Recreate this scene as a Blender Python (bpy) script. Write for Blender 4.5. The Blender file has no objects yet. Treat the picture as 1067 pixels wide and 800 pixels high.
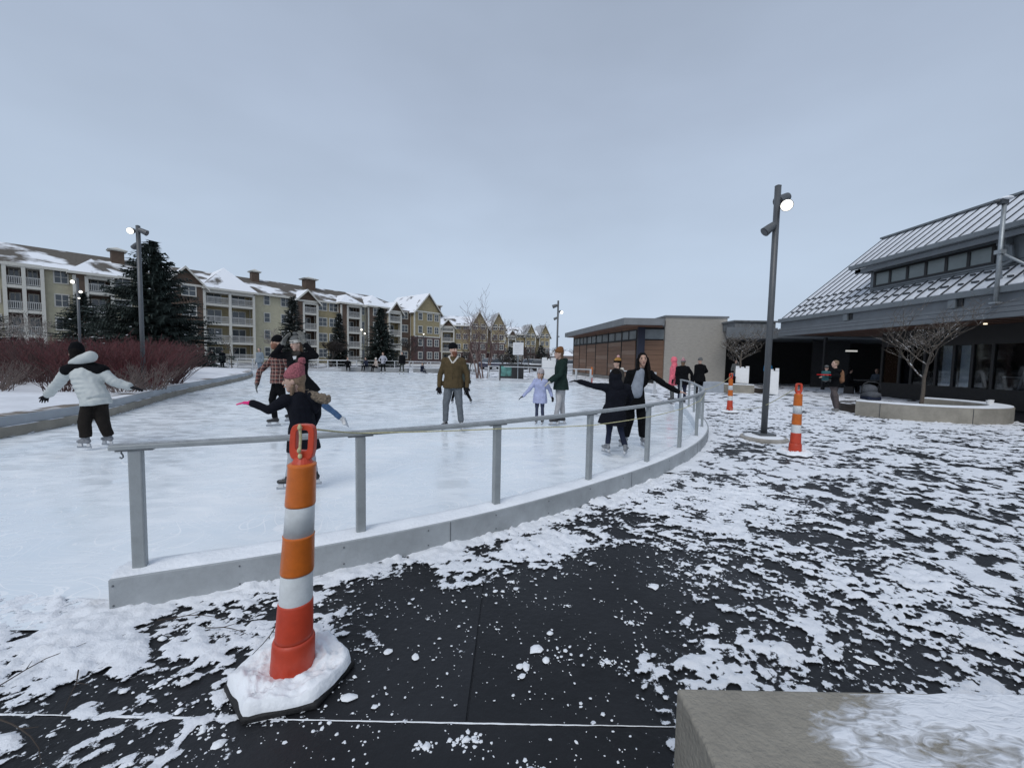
import bpy, bmesh, math, random
import numpy as np
from mathutils import Vector, Matrix, noise as mnoise
R = math.radians
PI = math.pi
scene = bpy.context.scene
col = scene.collection

# ------------------------------------------------------------------ camera
F_PX, CAM_H, ROLL, PITCH = 420.0, 1.48, 0.019, math.atan(26 / 420)
cam_d = bpy.data.cameras.new('camera')
cam_d.sensor_width = 36
cam_d.lens = 36 * F_PX / 1067
cam_d.clip_start = 0.05
cam_d.clip_end = 6000
cam = bpy.data.objects.new('camera', cam_d)
fw = Vector((0, math.cos(PITCH), -math.sin(PITCH)))
r0 = Vector((1, 0, 0)); u0 = Vector((0, math.sin(PITCH), math.cos(PITCH)))
rr = math.cos(ROLL) * r0 + math.sin(ROLL) * u0
uu = math.cos(ROLL) * u0 - math.sin(ROLL) * r0
m = Matrix((rr, uu, -fw)).transposed().to_4x4()
m.translation = (0, 0, CAM_H)
cam.matrix_world = m
col.objects.link(cam)
scene.camera = cam

# ------------------------------------------------------------------ sky and sun
SUN_EL, SUN_AZ = 48, 200
W = bpy.data.worlds.new('World'); scene.world = W; W.use_nodes = True
nt = W.node_tree; nt.nodes.clear()
def wn(t, **k):
    n = nt.nodes.new(t)
    for a, b in k.items(): setattr(n, a, b)
    return n
out = wn('ShaderNodeOutputWorld'); bg = wn('ShaderNodeBackground'); bg.inputs[1].default_value = 0.1
sky = wn('ShaderNodeTexSky', sky_type='NISHITA', sun_disc=False)
sky.sun_elevation = R(SUN_EL); sky.sun_rotation = R(SUN_AZ); sky.dust_density = 3
tc = wn('ShaderNodeTexCoord'); sx = wn('ShaderNodeSeparateXYZ')
ramp = wn('ShaderNodeValToRGB')
nt.links.new(tc.outputs['Generated'], sx.inputs[0]); nt.links.new(sx.outputs['Z'], ramp.inputs[0])
e = ramp.color_ramp.elements
e[0].position = 0.0; e[0].color = (.49, .577, .708, 1)
e[1].position = 1.0; e[1].color = (.273, .322, .41, 1)
k = e.new(0.20); k.color = (.45, .541, .667, 1)
k = e.new(0.5); k.color = (.377, .447, .566, 1)
ns = wn('ShaderNodeTexNoise'); ns.inputs['Scale'].default_value = 1.6; ns.inputs['Detail'].default_value = 4
mp = wn('ShaderNodeMapping'); mp.inputs['Scale'].default_value = (1, 1, 2.6)
nt.links.new(tc.outputs['Generated'], mp.inputs[0]); nt.links.new(mp.outputs[0], ns.inputs[0])
mr = wn('ShaderNodeMapRange'); mr.inputs[1].default_value = .3; mr.inputs[2].default_value = .7
mr.inputs[3].default_value = 9.2; mr.inputs[4].default_value = 10.8
nt.links.new(ns.outputs[0], mr.inputs[0])
vm = wn('ShaderNodeVectorMath', operation='SCALE')
nt.links.new(ramp.outputs[0], vm.inputs[0]); nt.links.new(mr.outputs[0], vm.inputs['Scale'])
mx = wn('ShaderNodeMix', data_type='RGBA'); mx.inputs[0].default_value = 0.93
nt.links.new(sky.outputs[0], mx.inputs[6]); nt.links.new(vm.outputs[0], mx.inputs[7])
nt.links.new(mx.outputs[2], bg.inputs[0]); nt.links.new(bg.outputs[0], out.inputs[0])
sl = bpy.data.lights.new('sun', 'SUN'); sl.energy = 1.30; sl.angle = R(40); sl.color = (1, .985, .96)
so = bpy.data.objects.new('sun', sl); col.objects.link(so)
az = R(SUN_AZ)
sd = Vector((math.sin(az) * math.cos(R(SUN_EL)), math.cos(az) * math.cos(R(SUN_EL)), math.sin(R(SUN_EL))))
so.rotation_euler = sd.to_track_quat('Z', 'Y').to_euler()
scene.view_settings.view_transform = 'Standard'; scene.view_settings.look = 'None'
scene.view_settings.exposure = 0.17; scene.view_settings.gamma = 1

# ------------------------------------------------------------------ materials
MATS = {}
def mat(name, color, rough=.7, var=.12, scale=6, bump=.0, bscale=60, metal=0, emit=None, estr=1, coat=0, stretch=(1, 1, 1), spec=.5, snow=0, snowscale=1.5):
    """principled with a little noise in colour and relief; snow>0 lays blown snow on upward faces"""
    if name in MATS: return MATS[name]
    M = bpy.data.materials.new(name); M.use_nodes = True; N = M.node_tree; b = N.nodes['Principled BSDF']
    L = N.links.new
    b.inputs['Roughness'].default_value = rough; b.inputs['Metallic'].default_value = metal
    b.inputs['Specular IOR Level'].default_value = spec
    if coat: b.inputs['Coat Weight'].default_value = coat
    t = N.nodes.new('ShaderNodeTexCoord'); mpn = N.nodes.new('ShaderNodeMapping'); mpn.inputs['Scale'].default_value = stretch
    L(t.outputs['Object'], mpn.inputs[0])
    n = N.nodes.new('ShaderNodeTexNoise'); n.inputs['Scale'].default_value = scale; n.inputs['Detail'].default_value = 6
    n.inputs['Roughness'].default_value = .65
    L(mpn.outputs[0], n.inputs[0])
    r = N.nodes.new('ShaderNodeValToRGB'); c = color
    r.color_ramp.elements[0].position = .28; r.color_ramp.elements[1].position = .72
    r.color_ramp.elements[0].color = (c[0] * (1 - var * 1.6), c[1] * (1 - var * 1.6), c[2] * (1 - var * 1.6), 1)
    r.color_ramp.elements[1].color = (min(1, c[0] * (1 + var)), min(1, c[1] * (1 + var)), min(1, c[2] * (1 + var)), 1)
    L(n.outputs[0], r.inputs[0]); cur = r.outputs[0]
    if snow:
        s = N.nodes.new('ShaderNodeTexNoise'); s.inputs['Scale'].default_value = snowscale; s.inputs['Detail'].default_value = 8
        L(t.outputs['Object'], s.inputs[0])
        g = N.nodes.new('ShaderNodeNewGeometry'); sp = N.nodes.new('ShaderNodeSeparateXYZ'); L(g.outputs['Normal'], sp.inputs[0])
        a = N.nodes.new('ShaderNodeMapRange'); a.inputs[1].default_value = .62 - snow * .3; a.inputs[2].default_value = .70 - snow * .3
        L(s.outputs[0], a.inputs[0])
        z = N.nodes.new('ShaderNodeMapRange'); z.inputs[1].default_value = .35; z.inputs[2].default_value = .6; L(sp.outputs[2], z.inputs[0])
        mm = N.nodes.new('ShaderNodeMath'); mm.operation = 'MULTIPLY'; L(a.outputs[0], mm.inputs[0]); L(z.outputs[0], mm.inputs[1])
        x = N.nodes.new('ShaderNodeMix'); x.data_type = 'RGBA'; L(mm.outputs[0], x.inputs[0]); L(cur, x.inputs[6])
        x.inputs[7].default_value = (.80, .83, .88, 1); cur = x.outputs[2]
    L(cur, b.inputs['Base Color'])
    if bump:
        n2 = N.nodes.new('ShaderNodeTexNoise'); n2.inputs['Scale'].default_value = bscale; n2.inputs['Detail'].default_value = 5
        L(mpn.outputs[0], n2.inputs[0])
        bp = N.nodes.new('ShaderNodeBump'); bp.inputs['Strength'].default_value = bump; bp.inputs['Distance'].default_value = .02
        L(n2.outputs[0], bp.inputs['Height']); L(bp.outputs[0], b.inputs['Normal'])
    if emit:
        b.inputs['Emission Color'].default_value = (*emit, 1); b.inputs['Emission Strength'].default_value = estr
    MATS[name] = M
    return M

def nodes_of(M):
    N = M.node_tree; return N, N.nodes['Principled BSDF'], N.links.new

# ------------------------------------------------------------------ mesh helpers
class MB:
    def __init__(s): s.v = []; s.f = []
    def add(s, vs, fs):
        k = len(s.v); s.v += [tuple(p) for p in vs]; s.f += [tuple(i + k for i in f) for f in fs]; return s
    def box(s, x0, x1, y0, y1, z0, z1, rz=0, piv=None):
        vs = [(x, y, z) for z in (z0, z1) for y in (y0, y1) for x in (x0, x1)]
        if rz:
            px, py = piv if piv else ((x0 + x1) / 2, (y0 + y1) / 2); c, n = math.cos(rz), math.sin(rz)
            vs = [(px + (x - px) * c - (y - py) * n, py + (x - px) * n + (y - py) * c, z) for x, y, z in vs]
        return s.add(vs, [(0, 2, 3, 1), (4, 5, 7, 6), (0, 1, 5, 4), (2, 6, 7, 3), (0, 4, 6, 2), (1, 3, 7, 5)])
    def tube(s, pts, rad, n=6, cap=True):
        pts = [Vector(p) for p in pts]
        if not hasattr(rad, '__len__'): rad = [rad] * len(pts)
        vs = []; fs = []
        d = (pts[1] - pts[0]).normalized(); ref = Vector((0, 0, 1)) if abs(d.z) < .9 else Vector((1, 0, 0))
        a = d.cross(ref).normalized()
        for i, p in enumerate(pts):
            if i == 0: t = pts[1] - pts[0]
            elif i == len(pts) - 1: t = pts[-1] - pts[-2]
            else: t = (pts[i + 1] - pts[i]).normalized() + (pts[i] - pts[i - 1]).normalized()
            t = t.normalized(); a = (a - t * a.dot(t)).normalized(); b = t.cross(a)
            for k in range(n):
                q = 2 * PI * k / n; vs.append(p + (a * math.cos(q) + b * math.sin(q)) * rad[i])
        for i in range(len(pts) - 1):
            for k in range(n):
                fs.append((i * n + k, i * n + (k + 1) % n, (i + 1) * n + (k + 1) % n, (i + 1) * n + k))
        if cap and n > 2:
            fs.append(tuple(reversed(range(n)))); fs.append(tuple(range((len(pts) - 1) * n, len(pts) * n)))
        return s.add(vs, fs)
    def lathe(s, prof, n=20, c=(0, 0, 0)):
        vs = [(c[0] + r * math.cos(2 * PI * k / n), c[1] + r * math.sin(2 * PI * k / n), c[2] + z) for r, z in prof for k in range(n)]
        fs = [(i * n + k, i * n + (k + 1) % n, (i + 1) * n + (k + 1) % n, (i + 1) * n + k) for i in range(len(prof) - 1) for k in range(n)]
        fs.append(tuple(reversed(range(n)))); fs.append(tuple((len(prof) - 1) * n + k for k in range(n)))
        return s.add(vs, fs)
    def prism(s, poly, z0, z1):
        n = len(poly)
        vs = [(x, y, z0) for x, y in poly] + [(x, y, z1) for x, y in poly]
        fs = [tuple(reversed(range(n))), tuple(range(n, 2 * n))] + [(i, (i + 1) % n, n + (i + 1) % n, n + i) for i in range(n)]
        return s.add(vs, fs)
    def extr(s, prof, x0, x1):
        """profile of (y,z) extruded along x"""
        n = len(prof); vs = [(x0, y, z) for y, z in prof] + [(x1, y, z) for y, z in prof]
        fs = [tuple(range(n)), tuple(reversed(range(n, 2 * n)))] + [(i, n + i, n + (i + 1) % n, (i + 1) % n) for i in range(n)]
        return s.add(vs, fs)
    def ell(s, c, r, n=10, m_=7, M3=None):
        vs = []; fs = []
        c = Vector(c)
        if not hasattr(r, '__len__'): r = (r, r, r)
        for i in range(m_ + 1):
            th = PI * i / m_
            for k in range(n):
                ph = 2 * PI * k / n
                p = Vector((r[0] * math.sin(th) * math.cos(ph), r[1] * math.sin(th) * math.sin(ph), r[2] * math.cos(th)))
                if M3: p = M3 @ p
                vs.append(c + p)
        for i in range(m_):
            for k in range(n): fs.append((i * n + k, (i + 1) * n + k, (i + 1) * n + (k + 1) % n, i * n + (k + 1) % n))
        return s.add(vs, fs)
    def cone2(s, p0, p1, ra, rb, cap='round', fwd=(0, 1, 0), n=12):
        """swept section from p0 to p1; ra, rb = (side, front) radii; round or flat ends"""
        p0 = Vector(p0); p1 = Vector(p1); d = p1 - p0; L = d.length or 1e-4; d = d / L
        if not hasattr(ra, '__len__'): ra = (ra, ra)
        if not hasattr(rb, '__len__'): rb = (rb, rb)
        fw = Vector(fwd); fw = fw - d * fw.dot(d)
        if fw.length < .05: fw = Vector((1, 0, 0)) - d * d.x
        fw.normalize(); sd_ = d.cross(fw)
        rings = []
        if cap == 'round':
            for a_ in (-80, -55, -28): rings.append((p0 + d * math.sin(R(a_)) * min(ra), math.cos(R(a_)) * ra[0], math.cos(R(a_)) * ra[1]))
        rings += [(p0, ra[0], ra[1]), (p1, rb[0], rb[1])]
        if cap == 'round':
            for a_ in (28, 55, 80): rings.append((p1 + d * math.sin(R(a_)) * min(rb), math.cos(R(a_)) * rb[0], math.cos(R(a_)) * rb[1]))
        vs = [c + sd_ * a * math.cos(2 * PI * k / n) + fw * b * math.sin(2 * PI * k / n) for c, a, b in rings for k in range(n)]
        fs = [(i * n + k, (i + 1) * n + k, (i + 1) * n + (k + 1) % n, i * n + (k + 1) % n) for i in range(len(rings) - 1) for k in range(n)]
        fs.append(tuple(range(n))); fs.append(tuple(reversed([(len(rings) - 1) * n + k for k in range(n)])))
        return s.add(vs, fs)
    def mesh(s, name, smooth=False, fixn=True):
        me = bpy.data.meshes.new(name); me.from_pydata([tuple(p) for p in s.v], [], s.f)
        if fixn:
            bm = bmesh.new(); bm.from_mesh(me); bmesh.ops.recalc_face_normals(bm, faces=bm.faces); bm.to_mesh(me); bm.free()
        if smooth: me.polygons.foreach_set('use_smooth', [True] * len(me.polygons))
        me.update(); return me
    def build(s, name, material, parent=None, smooth=False, label=None, fixn=True):
        me = s.mesh(name, smooth, fixn); me.materials.append(material)
        return link(name, me, parent, label)

def link(name, me, parent=None, label=None):
    o = bpy.data.objects.new(name, me); col.objects.link(o)
    if parent: o.parent = parent
    if label: o['label'] = label
    return o
def tag(o, label, cat, group=None, kind=None):
    o['label'] = label; o['category'] = cat
    if group: o['group'] = group
    if kind: o['kind'] = kind
    return o
def structure(o, label=None):
    o['kind'] = 'structure'
    if label: o['label'] = label
    return o
def thing(name, label, cat, loc=(0, 0, 0), rz=0, group=None):
    o = bpy.data.objects.new(name, None); col.objects.link(o); o.location = loc; o.rotation_euler = (0, 0, rz)
    o.empty_display_size = .2
    return tag(o, label, cat, group)
def copy_tree(o, parent=None):
    c = o.copy(); col.objects.link(c); c.parent = parent
    for ch in list(o.children): copy_tree(ch, c)
    return c
def bevel(o, w=.01, seg=2):
    b = o.modifiers.new('bevel', 'BEVEL'); b.width = w; b.segments = seg; b.limit_method = 'ANGLE'; return o

def spline(pts, step=.25):
    """catmull-rom through 2-d points, resampled evenly"""
    P = [Vector((*p, 0)) for p in pts]; P = [2 * P[0] - P[1]] + P + [2 * P[-1] - P[-2]]; out = []
    for i in range(1, len(P) - 2):
        for k in range(20):
            t = k / 20; a, b, c, d = P[i - 1], P[i], P[i + 1], P[i + 2]
            out.append(.5 * ((2 * b) + (c - a) * t + (2 * a - 5 * b + 4 * c - d) * t * t + (3 * b - a - 3 * c + d) * t ** 3))
    out.append(P[-2]); res = [out[0]]; acc = 0
    for a, b in zip(out, out[1:]):
        L = (b - a).length
        while acc + L >= step and L > 0:
            q = (step - acc) / L; a = a + (b - a) * q; res.append(a); L = (b - a).length; acc = 0
        acc += L
    res.append(out[-1]); return [(p.x, p.y) for p in res]
def offset(path, d):
    """positive d = to the left of travel"""
    o = []
    for i, p in enumerate(path):
        a = path[max(0, i - 1)]; b = path[min(len(path) - 1, i + 1)]
        t = Vector((b[0] - a[0], b[1] - a[1])).normalized(); o.append((p[0] - t.y * d, p[1] + t.x * d))
    return o
def ribbon(mb, path, d0, d1, z0, z1):
    """solid wall strip along a path between offsets d0 and d1"""
    A = offset(path, d0); B = offset(path, d1); n = len(path)
    vs = [(x, y, z) for x, y in A for z in (z0, z1)] + [(x, y, z) for x, y in B for z in (z0, z1)]
    fs = []
    for i in range(n - 1):
        a, b, c, d = 2 * i, 2 * i + 1, 2 * i + 2, 2 * i + 3; o = 2 * n
        fs += [(a, c, d, b), (o + a, o + b, o + d, o + c), (b, d, o + d, o + b), (a, o + a, o + c, c)]
    fs += [(0, 1, 2 * n + 1, 2 * n), (2 * n - 2, 4 * n - 2, 4 * n - 1, 2 * n - 1)]
    return mb.add(vs, fs)

# ------------------------------------------------------------------ numpy noise
def hash2(ix, iy, seed):
    h = (ix.astype(np.int64) * 374761393 + iy.astype(np.int64) * 668265263 + seed * 1442695041) & 0xffffffff
    h = ((h ^ (h >> 13)) * 1274126177) & 0xffffffff
    return ((h ^ (h >> 16)) & 0xffff) / 65535.0
def vnoise(x, y, seed=0):
    ix = np.floor(x); iy = np.floor(y); fx = x - ix; fy = y - iy
    fx = fx * fx * fx * (fx * (fx * 6 - 15) + 10); fy = fy * fy * fy * (fy * (fy * 6 - 15) + 10)
    a = hash2(ix, iy, seed); b = hash2(ix + 1, iy, seed); c = hash2(ix, iy + 1, seed); d = hash2(ix + 1, iy + 1, seed)
    return (a * (1 - fx) + b * fx) * (1 - fy) + (c * (1 - fx) + d * fx) * fy - .5
def fbm(x, y, seed=0, oct=5, gain=.55):
    s = 0; amp = 1; c, n = math.cos(.6), math.sin(.6)
    for i in range(oct):
        s = s + amp * vnoise(x, y, seed + i * 17); x, y = (x * c - y * n) * 2.03, (x * n + y * c) * 2.03; amp *= gain
    return s
def in_poly(x, y, poly):
    r = np.zeros(x.shape, bool); n = len(poly)
    for i in range(n):
        x0, y0 = poly[i]; x1, y1 = poly[(i + 1) % n]
        if y0 == y1: continue
        r ^= ((y0 > y) != (y1 > y)) & (x < (x1 - x0) * (y - y0) / (y1 - y0) + x0)
    return r
def dist_path(x, y, path):
    d = np.full(x.shape, 1e9)
    for (ax, ay), (bx, by) in zip(path, path[1:]):
        ux, uy = bx - ax, by - ay; t = np.clip(((x - ax) * ux + (y - ay) * uy) / (ux * ux + uy * uy + 1e-9), 0, 1)
        d = np.minimum(d, (x - ax - t * ux) ** 2 + (y - ay - t * uy) ** 2)
    return np.sqrt(d)

# ================================================================== SETTING
CURB = spline([(-2.24, 2.18), (-1.24, 2.64), (-.09, 3.34), (1.06, 4.28), (2.06, 5.25), (3.0, 6.4), (3.75, 7.6), (4.25, 8.7), (4.68, 9.9), (5.2, 11.5), (5.5, 12.9)], .2)
LEFT = spline([(-7.7, 1.5), (-8.1, 4.0), (-8.42, 6.57), (-8.78, 8.18), (-9.25, 9.4), (-10.2, 11.3), (-12.0, 15.0), (-16.1, 24.7), (-20, 31)], .4)
BACK = [(6.2, 20.5), (5.6, 23.0), (3.7, 23.3), (1.6, 25.3), (-.86, 26.8), (-5, 32), (-8.5, 37.8), (-14, 38.2), (-26, 37)]
RINK = [(-7.7, 1.85), (-5, 1.95), (-2.24, 2.05)] + [(x, y) for x, y in offset(CURB, .1)] + [(5.9, 16)] + BACK + [(-26, 31)] + list(reversed(LEFT))

asph = mat('dark_paving', (.016, .017, .020), .5, .5, 1.6, .3, 60, spec=.32)
ice_m = mat('rink_ice', (.77, .83, .88), .36, .05, .55, spec=.5)
N, b, L = nodes_of(ice_m)
t = N.nodes.new('ShaderNodeTexCoord')
hs = None
for i, (sc, an, st) in enumerate([(18, .35, (1, 2.2, 1)), (12, 1.9, (1, 2.6, 1)), (22, 2.6, (1, 2.0, 1))]):
    q = N.nodes.new('ShaderNodeMapping'); q.inputs['Rotation'].default_value = (0, 0, an); q.inputs['Scale'].default_value = st
    L(t.outputs['Object'], q.inputs[0]); n = N.nodes.new('ShaderNodeTexNoise'); n.inputs['Scale'].default_value = sc / 8; n.inputs['Detail'].default_value = 4
    n.inputs['Distortion'].default_value = .6
    L(q.outputs[0], n.inputs[0])
    if hs is None: hs = n.outputs[0]
    else:
        a = N.nodes.new('ShaderNodeMath'); a.operation = 'ADD'; L(hs, a.inputs[0]); L(n.outputs[0], a.inputs[1]); hs = a.outputs[0]
rp = N.nodes.new('ShaderNodeMapRange'); rp.inputs[1].default_value = 1.2; rp.inputs[2].default_value = 2.0
L(hs, rp.inputs[0])
old = b.inputs['Base Color'].links[0].from_socket
x = N.nodes.new('ShaderNodeMix'); x.data_type = 'RGBA'; L(rp.outputs[0], x.inputs[0]); L(old, x.inputs[6]); x.inputs[7].default_value = (.92, .95, .975, 1)
L(x.outputs[2], b.inputs['Base Color'])
rr_ = N.nodes.new('ShaderNodeMapRange'); rr_.inputs[3].default_value = .10; rr_.inputs[4].default_value = .55; L(rp.outputs[0], rr_.inputs[0]); L(rr_.outputs[0], b.inputs['Roughness'])
# thin curved blade cuts
vo = None
for i, (sc_, off) in enumerate(((.55, 0), (.8, 7), (1.3, 13))):
    q = N.nodes.new('ShaderNodeMapping'); q.inputs['Location'].default_value = (off, off * .7, 0); L(t.outputs['Object'], q.inputs[0])
    n = N.nodes.new('ShaderNodeTexNoise'); n.inputs['Scale'].default_value = sc_; n.inputs['Detail'].default_value = 1.2; n.inputs['Distortion'].default_value = 1.0; L(q.outputs[0], n.inputs[0])
    f1 = N.nodes.new('ShaderNodeMath'); f1.operation = 'MULTIPLY'; f1.inputs[1].default_value = 34; L(n.outputs[0], f1.inputs[0]); f2 = N.nodes.new('ShaderNodeMath'); f2.operation = 'FRACT'; L(f1.outputs[0], f2.inputs[0])
    f3 = N.nodes.new('ShaderNodeMath'); f3.operation = 'LESS_THAN'; f3.inputs[1].default_value = .08; L(f2.outputs[0], f3.inputs[0])
    k5 = N.nodes.new('ShaderNodeTexNoise'); k5.inputs['Scale'].default_value = sc_ * 1.7; L(q.outputs[0], k5.inputs[0]); k6 = N.nodes.new('ShaderNodeMapRange'); k6.inputs[1].default_value = .44; k6.inputs[2].default_value = .56; L(k5.outputs[0], k6.inputs[0])
    f4 = N.nodes.new('ShaderNodeMath'); f4.operation = 'MULTIPLY'; L(f3.outputs[0], f4.inputs[0]); L(k6.outputs[0], f4.inputs[1])
    if vo is None: vo = f4.outputs[0]
    else: a = N.nodes.new('ShaderNodeMath'); a.operation = 'MAXIMUM'; L(vo, a.inputs[0]); L(f4.outputs[0], a.inputs[1]); vo = a.outputs[0]
wet = N.nodes.new('ShaderNodeTexNoise'); wet.inputs['Scale'].default_value = .35; wet.inputs['Detail'].default_value = 5; wet.inputs['Distortion'].default_value = .8; L(t.outputs['Object'], wet.inputs[0])
wm_ = N.nodes.new('ShaderNodeMapRange'); wm_.inputs[1].default_value = .42; wm_.inputs[2].default_value = .66; wm_.inputs[4].default_value = .55; L(wet.outputs[0], wm_.inputs[0])
cs = b.inputs['Base Color'].links[0].from_socket
x1 = N.nodes.new('ShaderNodeMix'); x1.data_type = 'RGBA'; L(wm_.outputs[0], x1.inputs[0]); L(cs, x1.inputs[6]); x1.inputs[7].default_value = (.60, .69, .77, 1)
f5 = N.nodes.new('ShaderNodeMath'); f5.operation = 'MULTIPLY'; f5.inputs[1].default_value = .8; L(vo, f5.inputs[0])
x2 = N.nodes.new('ShaderNodeMix'); x2.data_type = 'RGBA'; L(f5.outputs[0], x2.inputs[0]); L(x1.outputs[2], x2.inputs[6]); x2.inputs[7].default_value = (.93, .95, .97, 1)
L(x2.outputs[2], b.inputs['Base Color'])
bp = N.nodes.new('ShaderNodeBump'); bp.inputs['Strength'].default_value = .08; bp.inputs['Distance'].default_value = .02
L(hs, bp.inputs['Height']); L(bp.outputs[0], b.inputs['Normal'])

snow_m = mat('snow', (.82, .85, .89), .75, .04, 3, .35, 40)
dirty_snow = mat('trodden_snow', (.74, .77, .82), .75, .16, .35, .5, 6)

# open ground out to the horizon
g = MB(); g.box(-3000, 3000, -400, 3500, -.6, -.03)
structure(g.build('ground', mat('snowy_ground', (.60, .60, .60), .85, .25, .05, .4, 1.5)))
# dark paving of the plaza, one sheet with individual slabs in the foreground
g = MB(); g.box(-30, 45, -12, 45, -.5, -.012)
plaza = structure(g.build('plaza', asph))
slab = MB().box(0, 1, 0, 1, -.04, 0).mesh('paving_slab'); slab.materials.append(asph)
for j, (ya, yb) in enumerate([(-.9, 1.545), (1.555, 4.0), (4.01, 6.5), (6.51, 9.0), (9.01, 11.5), (11.51, 14)]):
    xs = [-3.71, -1.245, 1.22, 3.685, 6.15, 8.615] if j != 1 else [-5.09, -2.625, -.16, 2.305, 4.77, 7.235]
    for xa in xs:
        o = link('paving_slab', slab, plaza); o.location = (xa + .005, ya, -.002 * (hash((j, round(xa, 1))) % 3)); o.scale = (2.455, yb - ya, 1)
# the ice sheet
def poly_sheet(name, poly, z, material):
    bm = bmesh.new(); vs = [bm.verts.new((x, y, z)) for x, y in poly]; f = bm.faces.new(vs)
    bmesh.ops.triangulate(bm, faces=[f]); bmesh.ops.recalc_face_normals(bm, faces=bm.faces)
    if sum(f.normal.z for f in bm.faces) < 0: bmesh.ops.reverse_faces(bm, faces=bm.faces)
    me = bpy.data.meshes.new(name); bm.to_mesh(me); bm.free(); me.materials.append(material); return link(name, me)
structure(poly_sheet('ice_rink', RINK, .006, ice_m))

# patchy snow lying on the paving: a relief sheet whose thin edges break up
SN = bpy.data.materials.new('patchy_snow'); SN.use_nodes = True
N, b, L = nodes_of(SN)
b.inputs['Base Color'].default_value = (.82, .85, .89, 1); b.inputs['Roughness'].default_value = .7
at = N.nodes.new('ShaderNodeAttribute'); at.attribute_name = 'cov'
t = N.nodes.new('ShaderNodeTexCoord')
n1 = N.nodes.new('ShaderNodeTexNoise'); n1.inputs['Scale'].default_value = 26; n1.inputs['Detail'].default_value = 9; n1.inputs['Roughness'].default_value = .72
L(t.outputs['Object'], n1.inputs[0])
m1 = N.nodes.new('ShaderNodeMapRange'); m1.inputs[3].default_value = -1.0; m1.inputs[4].default_value = 1.0; m1.clamp = False; L(n1.outputs[0], m1.inputs[0])
ad = N.nodes.new('ShaderNodeMath'); ad.operation = 'ADD'; L(at.outputs['Fac'], ad.inputs[0]); L(m1.outputs[0], ad.inputs[1])
al = N.nodes.new('ShaderNodeMapRange'); al.inputs[1].default_value = -.02; al.inputs[2].default_value = .07; L(ad.outputs[0], al.inputs[0])
L(al.outputs[0], b.inputs['Alpha'])
cr = N.nodes.new('ShaderNodeMapRange'); cr.inputs[1].default_value = 0; cr.inputs[2].default_value = .22; L(ad.outputs[0], cr.inputs[0])
cx = N.nodes.new('ShaderNodeMix'); cx.data_type = 'RGBA'; L(cr.outputs[0], cx.inputs[0]); cx.inputs[6].default_value = (.68, .72, .78, 1); cx.inputs[7].default_value = (.81, .84, .89, 1)
L(cx.outputs[2], b.inputs['Base Color'])
n2 = N.nodes.new('ShaderNodeTexNoise'); n2.inputs['Scale'].default_value = 70; n2.inputs['Detail'].default_value = 5; L(t.outputs['Object'], n2.inputs[0])
bp = N.nodes.new('ShaderNodeBump'); bp.inputs['Strength'].default_value = .35; bp.inputs['Distance'].default_value = .010; L(n2.outputs[0], bp.inputs['Height'])
bp2 = N.nodes.new('ShaderNodeBump'); bp2.inputs['Strength'].default_value = .45; bp2.inputs['Distance'].default_value = .02; L(ad.outputs[0], bp2.inputs['Height']); L(bp.outputs[0], bp2.inputs['Normal'])
L(bp2.outputs[0], b.inputs['Normal'])

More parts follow.
